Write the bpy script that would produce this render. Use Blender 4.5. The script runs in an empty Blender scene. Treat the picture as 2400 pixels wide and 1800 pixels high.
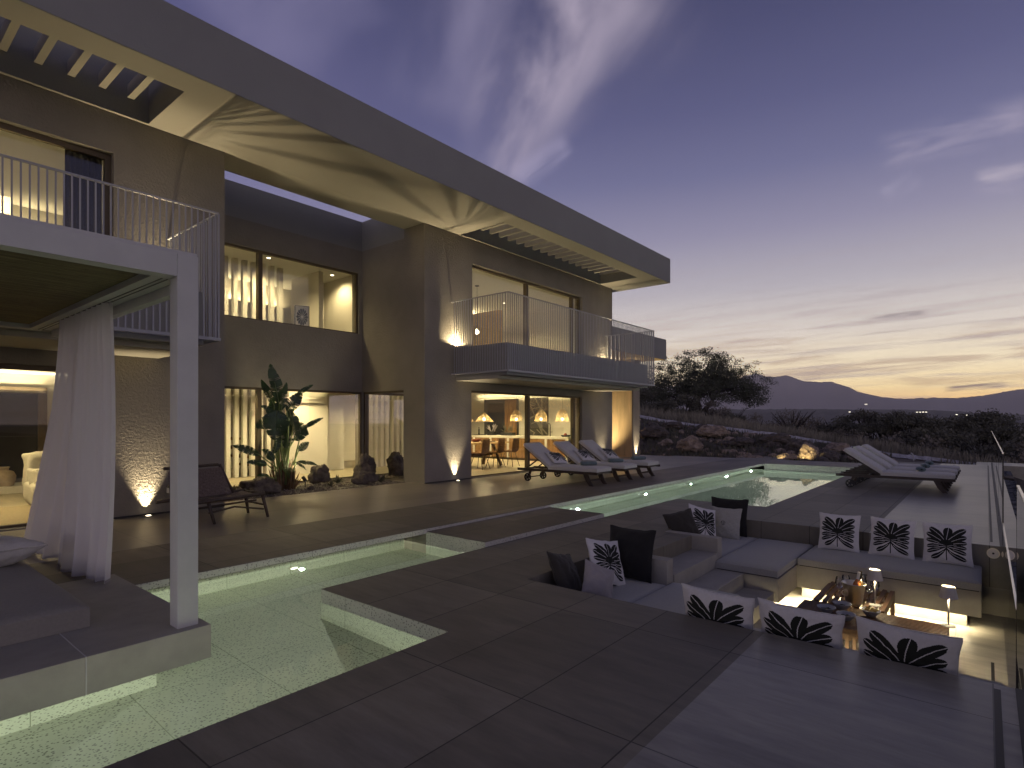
import bpy, math, random
from mathutils import Vector, Matrix, noise
R = math.radians
random.seed(7)
sc = bpy.context.scene
C = sc.collection

# ------------------------------------------------------------------ camera, world, exposure
cam = bpy.data.cameras.new('camera'); camo = bpy.data.objects.new('camera', cam); C.objects.link(camo)
YAW = 0.6907
HAZE = 1.8e-4
camo.location = (0, 0, 1.5)
camo.rotation_euler = (R(90), 0, YAW - R(90))
cam.sensor_fit = 'HORIZONTAL'; cam.sensor_width = 36
cam.lens = 36 * 1344.8 / 2400
cam.shift_y = 85.7 / 2400
cam.clip_start = 0.05; cam.clip_end = 60000
sc.camera = camo
sc.view_settings.view_transform = 'Standard'; sc.view_settings.look = 'None'
sc.view_settings.exposure = 0; sc.view_settings.gamma = 1
sc.render.engine = 'CYCLES'
cy = sc.cycles
cy.use_denoising = True
cy.max_bounces = 7; cy.diffuse_bounces = 3; cy.glossy_bounces = 4; cy.transmission_bounces = 6
cy.transparent_max_bounces = 24; cy.volume_bounces = 0
cy.sample_clamp_indirect = 3; cy.sample_clamp_direct = 0
cy.caustics_reflective = False; cy.caustics_refractive = True
cy.use_light_tree = True

def lin(r, g, b):
    f = lambda c: (c / 255 / 12.92) if c / 255 <= .04045 else ((c / 255 + .055) / 1.055) ** 2.4
    return (f(r), f(g), f(b), 1)

class NT:
    def __init__(s, tree): s.t = tree; s.n = tree.nodes; s.l = tree.links
    def node(s, kind, ins=None, **kw):
        n = s.n.new(kind)
        for k, v in kw.items(): setattr(n, k, v)
        if ins:
            for k, v in ins.items(): s.set(n.inputs[k], v)
        return n
    def set(s, sock, v):
        if isinstance(v, bpy.types.NodeSocket): s.l.new(v, sock)
        elif isinstance(v, bpy.types.Node): s.l.new(v.outputs[0], sock)
        else: sock.default_value = v
    def m(s, op, *a, clamp=False):
        n = s.n.new('ShaderNodeMath'); n.operation = op; n.use_clamp = clamp
        for i, v in enumerate(a): s.set(n.inputs[i], v)
        return n.outputs[0]
    def vm(s, op, *a):
        n = s.n.new('ShaderNodeVectorMath'); n.operation = op
        for i, v in enumerate(a): s.set(n.inputs[i], v)
        return n.outputs['Value' if op in ('DOT_PRODUCT', 'LENGTH', 'DISTANCE') else 'Vector']
    def ramp(s, fac, pts, interp='LINEAR'):
        n = s.n.new('ShaderNodeValToRGB'); n.color_ramp.interpolation = interp
        e = n.color_ramp.elements
        while len(e) < len(pts): e.new(1)
        for x, (p, c) in zip(e, pts): x.position = p; x.color = c if len(c) == 4 else (*c, 1)
        s.set(n.inputs[0], fac); return n.outputs[0]
    def mix(s, fac, a, b, mode='MIX'):
        n = s.n.new('ShaderNodeMix'); n.data_type = 'RGBA'; n.blend_type = mode
        s.set(n.inputs[0], fac); s.set(n.inputs[6], a); s.set(n.inputs[7], b); return n.outputs[2]
    def smooth(s, v, a, b):
        n = s.n.new('ShaderNodeMapRange'); n.interpolation_type = 'SMOOTHSTEP'
        s.set(n.inputs[0], v); n.inputs[1].default_value = a; n.inputs[2].default_value = b; return n.outputs[0]
    def noise(s, vec, scale, detail=4, rough=.55, dist=0, dim='3D'):
        n = s.n.new('ShaderNodeTexNoise'); n.noise_dimensions = dim
        s.set(n.inputs['Vector'], vec); n.inputs['Scale'].default_value = scale
        n.inputs['Detail'].default_value = detail; n.inputs['Roughness'].default_value = rough
        n.inputs['Distortion'].default_value = dist
        return n.outputs[0]
    def mapping(s, vec, scale=(1, 1, 1), loc=(0, 0, 0), rot=(0, 0, 0)):
        n = s.n.new('ShaderNodeMapping'); s.set(n.inputs[0], vec)
        n.inputs['Scale'].default_value = scale; n.inputs['Location'].default_value = loc; n.inputs['Rotation'].default_value = rot
        return n.outputs[0]

def px(x, y):   # unit direction towards a heading given as photo coordinates (used for the far sky only)
    c, s = math.cos(YAW), math.sin(YAW)
    a = (x - 1200) / 1344.8; b = -(y - 985.7) / 1344.8
    return Vector((c + a * s, s - a * c, b)).normalized()

w = bpy.data.worlds.new('World'); sc.world = w; w.use_nodes = True
N = NT(w.node_tree); N.n.clear()
tc = N.node('ShaderNodeTexCoord').outputs['Generated']
D = N.vm('NORMALIZE', tc)
sep = N.node('ShaderNodeSeparateXYZ', {0: D})
X, Y, Z = sep.outputs
el = N.m('MULTIPLY', N.m('ARCSINE', Z), 180 / math.pi)
az = N.m('MULTIPLY', N.m('ARCTAN2', Y, X), 180 / math.pi)
elf = N.m('DIVIDE', N.m('MAXIMUM', el, 0.0), 60.0)
K = 1 / 60
warm = N.ramp(elf, [(0, lin(236, 178, 96)), (1.6*K, lin(250, 200, 122)), (2.8*K, lin(252, 222, 158)), (4.8*K, lin(246, 228, 188)), (8*K, lin(216, 206, 194)),
                    (12*K, lin(176, 171, 178)), (17*K, lin(138, 135, 160)), (22*K, lin(103, 105, 141)), (27*K, lin(82, 85, 124)), (33*K, lin(64, 68, 106)), (38*K, lin(55, 59, 95)), (60*K, lin(60, 60, 78))])
cool = N.ramp(elf, [(0, lin(196, 178, 178)), (4*K, lin(190, 178, 184)), (9*K, lin(170, 164, 180)), (16*K, lin(126, 124, 156)),
                    (24*K, lin(92, 92, 134)), (33*K, lin(74, 76, 118)), (60*K, lin(64, 64, 82))])
# the afterglow sits towards +X
glow = N.smooth(N.m('DIVIDE', N.vm('DOT_PRODUCT', N.vm('NORMALIZE', N.node('ShaderNodeCombineXYZ', {0: X, 1: Y, 2: 0.0}).outputs[0]), (math.cos(R(-6)), math.sin(R(-6)), 0)), 1.0), 0.1, 0.93)
sky = N.mix(glow, cool, warm)
# large mauve streak reaching down from the upper sky, plus wisps
def streak(a, b, width, soft, seed, amount, col, sky, stretch=(2.2, 9, 9), taper=None):
    a, b = px(*a), px(*b)
    mid = (a + b).normalized(); t = (b - a).normalized(); n = mid.cross(t).normalized(); half = (b - a).length / 2
    lo = N.vm('DOT_PRODUCT', D, tuple(t)); la = N.vm('DOT_PRODUCT', D, tuple(n)); fr = N.vm('DOT_PRODUCT', D, tuple(mid))
    v = N.node('ShaderNodeCombineXYZ', {0: N.m('MULTIPLY', lo, stretch[0]), 1: N.m('MULTIPLY', la, stretch[1]), 2: seed}).outputs[0]
    no = N.noise(v, 1.6, 5, .5, .35)
    no2 = N.noise(v, .9, 2, .5)
    wv = N.m('MULTIPLY_ADD', lo, (taper or 0.0), width)
    d = N.m('DIVIDE', N.m('ABSOLUTE', N.m('ADD', la, N.m('MULTIPLY', N.m('SUBTRACT', no2, .5), width * 1.2))), N.m('MAXIMUM', wv, .004))
    body = N.m('SUBTRACT', 1.0, N.smooth(d, 1 - soft, 1 + soft * .6))
    ends = N.m('SUBTRACT', 1.0, N.smooth(N.m('ABSOLUTE', lo), half * .75, half * 1.25))
    k = N.m('MULTIPLY', N.m('MULTIPLY', body, ends), N.smooth(no, .28, .68))
    k = N.m('MULTIPLY', N.m('MULTIPLY', k, N.m('GREATER_THAN', fr, 0.2)), amount)
    return N.mix(k, sky, col)
sky = streak((1400, -120), (1130, 420), .092, .9, 3.1, .92, lin(172, 161, 180), sky, (2.4, 5.5, 9), -.36)
sky = streak((1130, -120), (1010, 260), .07, .95, 9.4, .55, lin(138, 132, 162), sky, (1.6, 6, 9))
sky = streak((560, 120), (800, -120), .10, .95, 5.2, .5, lin(124, 120, 154), sky, (2.4, 5, 9))
sky = streak((2080, 350), (2420, 265), .022, .8, 1.7, .5, lin(178, 168, 186), sky, (6, 26, 9))
sky = streak((2290, 425), (2440, 390), .016, .95, 14.7, .6, lin(190, 180, 192), sky, (14, 34, 9))
sky = streak((2070, 455), (2150, 410), .012, .8, 4.7, .35, lin(172, 166, 188), sky, (7, 26, 9))
sky = streak((1210, 420), (1330, 340), .02, .8, 24.7, .35, lin(172, 164, 192), sky, (7, 22, 9))
# low bands of cloud near the horizon, brown against the glow
bv = N.node('ShaderNodeCombineXYZ', {0: N.m('MULTIPLY', az, .055), 1: N.m('MULTIPLY', N.m('ADD', el, N.m('MULTIPLY', az, .055)), .62), 2: 2.3}).outputs[0]
bn = N.noise(bv, 1.5, 8, .6, .9)
band = N.m('MULTIPLY', N.m('MULTIPLY', N.smooth(bn, .47, .64), N.m('SUBTRACT', 1.0, N.smooth(el, 3.5, 11.0))), .62)
sky = N.mix(band, sky, lin(158, 126, 104))
bn2 = N.noise(N.mapping(bv, loc=(7, 3, 1), scale=(1.4, 2.6, 1)), 1.2, 5, .55, .6)
band2 = N.m('MULTIPLY', N.m('MULTIPLY', N.smooth(bn2, .44, .7), N.m('SUBTRACT', 1.0, N.smooth(el, 6.0, 18.0))), .5)
sky = N.mix(band2, sky, lin(160, 146, 148))
for a, b, wd, am in (((2015, 750), (2165, 733), .0042, .62), ((2220, 912), (2355, 901), .0024, .75)):
    sky = streak(a, b, wd, .7, a[0] * .01, am * 1.3, lin(92, 78, 88), sky, (9, 90, 9))
below = N.m('LESS_THAN', el, -0.3)
sky = N.mix(below, sky, lin(60, 56, 60))
# the low sky is seen (and shines) through the long haze path, so it is that much brighter beyond it
path = N.m('MINIMUM', N.m('DIVIDE', 640.0, N.m('MAXIMUM', Z, .02)), 8600.0)
gain = N.m('POWER', 2.718, N.m('MULTIPLY', path, HAZE * .86))
bg = N.node('ShaderNodeBackground', {0: sky, 1: gain})
N.l.new(bg.outputs[0], N.node('ShaderNodeOutputWorld').inputs[0])

# ------------------------------------------------------------------ materials
M = {}
def mat(name, col=(.5, .5, .5), rough=.6, metal=0, bump=None, var=None, coord='Object', spec=.5, sheen=0, trans=0, **kw):
    m = bpy.data.materials.new(name); m.use_nodes = True
    T = NT(m.node_tree); bs = T.n['Principled BSDF']
    co = T.node('ShaderNodeTexCoord').outputs[coord]
    base = (*col[:3], 1)
    if var:      # (scale, amount, stretch)
        v = T.mapping(co, scale=var[2] if len(var) > 2 else (1, 1, 1))
        f = T.noise(v, var[0], 6, .6)
        a = tuple(c * (1 - var[1]) for c in base[:3]) + (1,); b = tuple(min(1, c * (1 + var[1])) for c in base[:3]) + (1,)
        base = T.ramp(f, [(.3, a), (.7, b)])
    T.set(bs.inputs['Base Color'], base)
    bs.inputs['Roughness'].default_value = rough; bs.inputs['Metallic'].default_value = metal
    bs.inputs['Specular IOR Level'].default_value = spec
    if sheen: bs.inputs['Sheen Weight'].default_value = sheen
    if bump:     # (scale, strength, distance, stretch)
        v = T.mapping(co, scale=bump[3] if len(bump) > 3 else (1, 1, 1))
        f = T.noise(v, bump[0], 4, .65)
        b = T.node('ShaderNodeBump', {'Strength': bump[1], 'Distance': bump[2], 'Height': f})
        T.l.new(b.outputs[0], bs.inputs['Normal'])
    M[name] = m
    return m

mat('stucco', (.25, .225, .19), .9, bump=(26, 1, .016), var=(1.1, .13))
mat('fascia', (.29, .285, .265), .9, bump=(40, .6, .006), var=(1, .05))
mat('soffit', (.42, .39, .33), .9, bump=(60, .4, .003))
mat('plaster', (.72, .68, .58), .9, var=(1.5, .03))
mat('ceiling_paint', (.78, .76, .7), .9)
mat('white_metal', (.58, .575, .54), .5, var=(5, .05))
mat('rail_metal', (.36, .36, .38), .5)
mat('frame_bronze', (.10, .075, .045), .45, metal=.3)
mat('frame_dark', (.025, .022, .02), .5)
mat('bench_stone', (.37, .345, .29), .7, bump=(30, .3, .004), var=(4, .12))
mat('teak', (.13, .07, .033), .55, bump=(60, .4, .002, (1, 12, 12)), var=(7, .35, (1, 10, 10)))
mat('dark_wood', (.045, .03, .022), .55, bump=(40, .4, .002, (1, 8, 1)), var=(9, .3))
mat('island_wood', (.28, .15, .055), .6, var=(4, .55, (6, 6, .5)), bump=(30, .5, .003, (6, 6, .5)))
mat('panel_wood', (.70, .50, .25), .7, var=(2.5, .18, (3, 3, .35)))
mat('mattress_pale', (.56, .54, .50), .95, bump=(500, .35, .001), var=(30, .06), sheen=.2)
mat('cushion_grey', (.38, .37, .33), .95, bump=(500, .35, .001), var=(60, .08), sheen=.2)
mat('cushion_dark', (.27, .25, .215), .95, bump=(500, .35, .001), var=(50, .08), sheen=.1)
mat('linen_white', (.62, .60, .58), .95, bump=(350, .4, .001), var=(60, .05), sheen=.2)
mat('linen_taupe', (.33, .30, .29), .95, bump=(350, .4, .001), sheen=.2)
mat('print_black', (.012, .014, .01), .95, bump=(350, .4, .001))
mat('linen_black', (.012, .011, .011), .95, bump=(350, .5, .002), sheen=.15)
mat('linen_brown', (.035, .03, .022), .95, bump=(350, .5, .002), sheen=.15)
mat('towel', (.13, .18, .18), 1, bump=(220, 1, .004), sheen=.3)
mat('rubber', (.02, .02, .02), .6)
mat('steel', (.85, .80, .68), .30, metal=1, bump=(3, .1, .002))
mat('ceramic', (.34, .35, .37), .5, var=(20, .1))
mat('olive_food', (.05, .05, .03), .5); mat('crisp_food', (.62, .42, .10), .6, var=(30, .3))
mat('lamp_shade', (.55, .52, .48), .7)
mat('bottle_glass', (.55, .18, .03), .08, spec=.8); mat('bottle_dark', (.07, .04, .015), .08, spec=.8); mat('foil', (.75, .72, .66), .4, metal=.4)
mat('terracotta', (.42, .34, .25), .9, bump=(14, .6, .006), var=(6, .25)); mat('bowl_red', (.30, .07, .03), .5)
mat('rattan', (.34, .19, .08), .7, bump=(70, 1, .006), var=(40, .4)); mat('rope', (.17, .13, .11), .9, bump=(80, 1, .008), var=(60, .4))
mat('rope_wood', (.075, .055, .042), .6, var=(20, .3))
mat('slipcover', (.62, .57, .46), .95, bump=(5, .8, .03))
mat('rug', (.42, .34, .2), 1, bump=(120, 1, .004), var=(30, .2)); mat('rug_dark', (.05, .035, .025), 1)
mat('curtain_dark', (.045, .04, .04), .95, bump=(9, .4, .01, (14, 1, .1)))
mat('screen_dark', (.055, .05, .045), .35); mat('screen_light', (.24, .22, .17), .6)
mat('black_gloss', (.02, .02, .022), .12)
mat('rock', (.32, .25, .19), .95, bump=(9, 1, .06), var=(5, .55)); mat('rock_dark', (.12, .10, .085), .95, bump=(9, 1, .05), var=(6, .5))
mat('slate', (.12, .125, .145), .9, bump=(10, 1, .04, (1, 1, 3)), var=(7, .5, (1, 3, 3)))
mat('kerb_stone', (.55, .54, .58), .9, bump=(12, 1, .03), var=(6, .3))
mat('bark', (.05, .04, .035), .95, bump=(14, 1, .04)); mat('oak_leaf', (.08, .085, .055), .8, var=(2, .4))
mat('shrub_leaf', (.12, .115, .085), .8, var=(.8, .5)); mat('shrub_leaf_pale', (.19, .165, .13), .85, var=(.8, .5))
mat('soil', (.13, .11, .09), 1, bump=(3, 1, .15), var=(1.2, .5)); mat('dry_grass', (.25, .225, .165), .9, var=(.5, .45)); mat('lawn', (.08, .15, .03), .9, var=(3, .4))
mat('dark_plant', (.12, .115, .08), .8, var=(9, .4))
mat('leaf_big', (.032, .07, .022), .35, var=(8, .3), bump=(30, .5, .004, (1, 12, 1))); mat('stalk', (.16, .22, .07), .5, var=(6, .3)); mat('sheath', (.16, .10, .05), .8, var=(9, .5))
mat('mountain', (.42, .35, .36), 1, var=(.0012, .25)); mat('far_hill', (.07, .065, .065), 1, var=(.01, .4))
mat('paint_red', (.3, .05, .03), .5)
mat('terra_pot', (.03, .03, .03), .6)

def emis(name, col, strength):
    m = bpy.data.materials.new(name); m.use_nodes = True; T = NT(m.node_tree); T.n.clear()
    e = T.node('ShaderNodeEmission', {0: (*col, 1), 1: strength})
    T.l.new(e.outputs[0], T.node('ShaderNodeOutputMaterial').inputs[0]); M[name] = m; return m
WARM = (1, .80, .42); WARM2 = (1, .74, .36)
emis('lamp_on', (1, .86, .6), 9); emis('lamp_face', (1, .84, .52), 3.2); emis('pool_on', (.95, 1, .88), 3); emis('led', (1, .88, .62), 3); emis('town_light', (1, .9, .7), 2.5)
emis('cool_glow', (.75, .72, .9), .12)

def pane_mat(name, tint, ior, rough=.0, base_refl=0.0, bump=None):
    m = bpy.data.materials.new(name); m.use_nodes = True; T = NT(m.node_tree); T.n.clear()
    tr = T.node('ShaderNodeBsdfTransparent', {0: (*tint, 1)})
    gl = T.node('ShaderNodeBsdfGlossy', {'Color': (1, 1, 1, 1), 'Roughness': rough})
    fr = T.node('ShaderNodeFresnel', {'IOR': ior})
    if bump:
        co = T.node('ShaderNodeTexCoord').outputs['Object']
        f = T.noise(T.mapping(co, scale=bump[2]), bump[0], 3, .5)
        b = T.node('ShaderNodeBump', {'Strength': 1.0, 'Distance': bump[1], 'Height': f})
        T.l.new(b.outputs[0], gl.inputs['Normal']); T.l.new(b.outputs[0], fr.inputs['Normal'])
    fac = T.m('ADD', fr, base_refl, clamp=True)
    mx = T.node('ShaderNodeMixShader'); T.set(mx.inputs[0], fac); T.l.new(tr.outputs[0], mx.inputs[1]); T.l.new(gl.outputs[0], mx.inputs[2])
    T.l.new(mx.outputs[0], T.node('ShaderNodeOutputMaterial').inputs[0]); M[name] = m; return m
pane_mat('window_glass', (.94, .94, .92), 1.5, base_refl=.03)
pane_mat('clear_glass', (.93, .95, .95), 1.30, base_refl=.02)
pane_mat('wine_glass', (.9, .9, .9), 1.5, base_refl=.05)
def water_mat(name, tint, ior, bscale, bdist, refl):
    m = bpy.data.materials.new(name); m.use_nodes = True; T = NT(m.node_tree); T.n.clear()
    co = T.node('ShaderNodeTexCoord').outputs['Object']
    f = T.noise(T.mapping(co, scale=(.9, 1.5, 1)), bscale, 3, .5)
    b = T.node('ShaderNodeBump', {'Strength': 1.0, 'Distance': bdist, 'Height': f})
    g = T.node('ShaderNodeBsdfGlass', {'Color': (*tint, 1), 'Roughness': 0.0, 'IOR': ior}); T.l.new(b.outputs[0], g.inputs['Normal'])
    gl = T.node('ShaderNodeBsdfGlossy', {'Roughness': 0.0}); T.l.new(b.outputs[0], gl.inputs['Normal'])
    mx = T.node('ShaderNodeMixShader', {0: refl}); T.l.new(g.outputs[0], mx.inputs[1]); T.l.new(gl.outputs[0], mx.inputs[2])
    T.l.new(mx.outputs[0], T.node('ShaderNodeOutputMaterial').inputs[0]); M[name] = m
water_mat('water', (.96, 1, .95), 1.33, 1.3, .0012, .0)
water_mat('pool_water', (.90, .98, .95), 1.33, 1.3, .0024, .26)

def sheer():
    m = bpy.data.materials.new('sheer'); m.use_nodes = True; T = NT(m.node_tree); T.n.clear()
    co = T.node('ShaderNodeTexCoord').outputs['Object']
    wv = T.noise(T.mapping(co, scale=(60, 60, 900)), 1, 2)
    d = T.node('ShaderNodeBsdfDiffuse', {0: (.90, .87, .86, 1)}); t = T.node('ShaderNodeBsdfTranslucent', {0: (.90, .87, .86, 1)}); tr = T.node('ShaderNodeBsdfTransparent')
    a = T.node('ShaderNodeMixShader', {0: .42}); T.l.new(d.outputs[0], a.inputs[1]); T.l.new(t.outputs[0], a.inputs[2])
    b = T.node('ShaderNodeMixShader'); T.set(b.inputs[0], T.m('MULTIPLY_ADD', wv, .15, .87, clamp=True)); T.l.new(tr.outputs[0], b.inputs[1]); T.l.new(a.outputs[0], b.inputs[2])
    T.l.new(b.outputs[0], T.node('ShaderNodeOutputMaterial').inputs[0]); M['sheer'] = m
sheer()

def tile_mat(name, col, rough, var=.22, tw=1.34, th=.655, ou=2.42, ov=-.03, mortar=.0045, mcol=.3, spec=.5, streak=True, bumpd=.0004, rv=.16):
    m = bpy.data.materials.new(name); m.use_nodes = True; T = NT(m.node_tree); bs = T.n['Principled BSDF']
    co = T.node('ShaderNodeTexCoord').outputs['Object']
    v = T.mapping(co, loc=(-ou + tw * 20, -ov + th * 20, 0))
    br = T.node('ShaderNodeTexBrick', {'Vector': v, 'Color1': (*[c * .80 for c in col], 1), 'Color2': (*[c * 1.2 for c in col], 1), 'Mortar': (*[c * mcol for c in col], 1),
               'Scale': 1.0, 'Mortar Size': mortar, 'Mortar Smooth': .2, 'Brick Width': tw, 'Row Height': th}, offset=0.0, squash=1.0)
    f = T.noise(T.mapping(co, scale=(5, 1.1, 1) if streak else (1, 1, 1)), 1.6, 6, .62, .1)
    f2 = T.noise(co, .45, 3, .5)
    f3 = T.noise(T.mapping(co, scale=(42, 3.5, 1)), 1, 4, .7)
    k = T.m('MULTIPLY', T.ramp(f, [(.28, (1 - var,) * 3), (.72, (1 + var,) * 3)]), T.ramp(f2, [(.3, (.82,) * 3), (.7, (1.18,) * 3)]))
    kk = T.m('MULTIPLY', k, T.m('MULTIPLY_ADD', f3, var * 1.2, 1 - var * .6))
    comb = T.node('ShaderNodeCombineXYZ', {0: kk, 1: kk, 2: kk}).outputs[0]
    T.set(bs.inputs['Base Color'], T.vm('MULTIPLY', br.outputs[0], comb))
    T.set(bs.inputs['Roughness'], T.m('MULTIPLY_ADD', f, rv, rough - rv / 2, clamp=True))
    bs.inputs['Specular IOR Level'].default_value = spec
    h = T.m('SUBTRACT', T.m('MULTIPLY_ADD', f3, .5, T.m('MULTIPLY', f, .6)), T.m('MULTIPLY', br.outputs[1], 2.5))
    b = T.node('ShaderNodeBump', {'Strength': .7, 'Distance': bumpd, 'Height': h}); T.l.new(b.outputs[0], bs.inputs['Normal'])
    M[name] = m
tile_mat('deck_matte', (.195, .175, .135), .58, spec=.35)
tile_mat('deck_smooth', (.25, .232, .19), .33, var=.3, th=1.31, spec=.5)
tile_mat('terrace_matte', (.185, .16, .13), .55, ov=-.03, tw=1.31, spec=.35)
tile_mat('terrace_smooth', (.25, .22, .185), .29, var=.04, tw=1.31, spec=.7, bumpd=.00001, rv=.05)
tile_mat('interior_floor', (.5, .43, .3), .35, tw=1.2, th=1.2, mortar=.002, mcol=.8)
tile_mat('pit_floor', (.46, .43, .37), .4, th=1.31, mcol=.6)

def terrazzo(name, col, speck, rough=.5):
    m = bpy.data.materials.new(name); m.use_nodes = True; T = NT(m.node_tree); bs = T.n['Principled BSDF']
    co = T.node('ShaderNodeTexCoord').outputs['Object']
    vo = T.node('ShaderNodeTexVoronoi', {'Vector': co, 'Scale': 48.0, 'Randomness': 1.0}); vo.feature = 'F1'
    n1 = T.noise(co, 70, 2, .5)
    k = T.smooth(T.m('ADD', vo.outputs['Distance'], T.m('MULTIPLY', n1, .55)), .48, .66)
    vo2 = T.node('ShaderNodeTexVoronoi', {'Vector': co, 'Scale': 180.0}); n2 = T.noise(co, 1.4, 3, .5)
    a = T.mix(k, (*[c * speck for c in col], 1), (*col, 1))
    a = T.mix(T.m('MULTIPLY', T.smooth(vo2.outputs['Distance'], .0, .3), .5), T.mix(.4, a, (*[c * .55 for c in col], 1)), a)
    v = T.mapping(co, loc=(-2.49 + 26.4, -4.2 + 26.4, 0))
    br = T.node('ShaderNodeTexBrick', {'Vector': v, 'Color1': (1, 1, 1, 1), 'Color2': (.95, .95, .95, 1), 'Mortar': (.42, .44, .38, 1), 'Scale': 1.0, 'Mortar Size': .003, 'Mortar Smooth': 0.0, 'Brick Width': .70, 'Row Height': 1.32}, offset=0.0)
    a = T.mix(1.0, a, br.outputs[0], 'MULTIPLY')
    a = T.mix(1.0, a, T.ramp(n2, [(.3, (.9, .9, .9)), (.7, (1.06, 1.06, 1.06))]), 'MULTIPLY')
    T.set(bs.inputs['Base Color'], a); bs.inputs['Roughness'].default_value = rough
    M[name] = m
terrazzo('pool_terrazzo', (.66, .68, .56), .25)
terrazzo('coping_terrazzo', (.60, .58, .50), .35)

def gravel():
    m = bpy.data.materials.new('gravel'); m.use_nodes = True; T = NT(m.node_tree); bs = T.n['Principled BSDF']
    co = T.node('ShaderNodeTexCoord').outputs['Object']
    vo = T.node('ShaderNodeTexVoronoi', {'Vector': co, 'Scale': 38.0})
    hs = T.node('ShaderNodeSeparateColor', {0: vo.outputs['Color']}).outputs[0]
    T.set(bs.inputs['Base Color'], T.ramp(hs, [(0, (.10, .085, .07)), (1, (.42, .37, .31))]))
    h = T.m('SUBTRACT', 1.0, vo.outputs['Distance'])
    b = T.node('ShaderNodeBump', {'Strength': 1.0, 'Distance': .03, 'Height': h}); T.l.new(b.outputs[0], bs.inputs['Normal']); bs.inputs['Roughness'].default_value = .9
    M['gravel'] = m
gravel()
def reeds():
    m = bpy.data.materials.new('reeds'); m.use_nodes = True; T = NT(m.node_tree); bs = T.n['Principled BSDF']
    co = T.node('ShaderNodeTexCoord').outputs['Object']
    f = T.noise(T.mapping(co, scale=(2.2, 70, 1)), 1, 4, .7); g = T.noise(T.mapping(co, scale=(14, 70, 1)), 1, 3, .7)
    T.set(bs.inputs['Base Color'], T.mix(T.smooth(g, .60, .68), T.ramp(f, [(.3, (.035, .028, .012)), (.55, (.16, .125, .055)), (.75, (.26, .21, .10))]), (.01, .008, .005, 1)))
    b = T.node('ShaderNodeBump', {'Strength': 1.0, 'Distance': .02, 'Height': f}); T.l.new(b.outputs[0], bs.inputs['Normal']); bs.inputs['Roughness'].default_value = .8
    M['reeds'] = m
reeds()
def wicker():
    m = bpy.data.materials.new('wicker_shade'); m.use_nodes = True; T = NT(m.node_tree); T.n.clear()
    co = T.node('ShaderNodeTexCoord').outputs['Object']
    v = T.node('ShaderNodeTexVoronoi', {'Vector': T.mapping(co, scale=(1, 1, 1.8)), 'Scale': 26.0}); v.feature = 'DISTANCE_TO_EDGE'
    k = T.smooth(v.outputs['Distance'], .06, .10)
    d = T.node('ShaderNodeBsdfTranslucent', {0: (.8, .6, .33, 1)}); d2 = T.node('ShaderNodeBsdfDiffuse', {0: (.55, .4, .2, 1)}); tr = T.node('ShaderNodeBsdfTransparent')
    a = T.node('ShaderNodeMixShader', {0: .5}); T.l.new(d.outputs[0], a.inputs[1]); T.l.new(d2.outputs[0], a.inputs[2])
    b = T.node('ShaderNodeMixShader'); T.set(b.inputs[0], k); T.l.new(a.outputs[0], b.inputs[1]); T.l.new(tr.outputs[0], b.inputs[2])
    T.l.new(b.outputs[0], T.node('ShaderNodeOutputMaterial').inputs[0]); M['wicker_shade'] = m
wicker()

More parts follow.
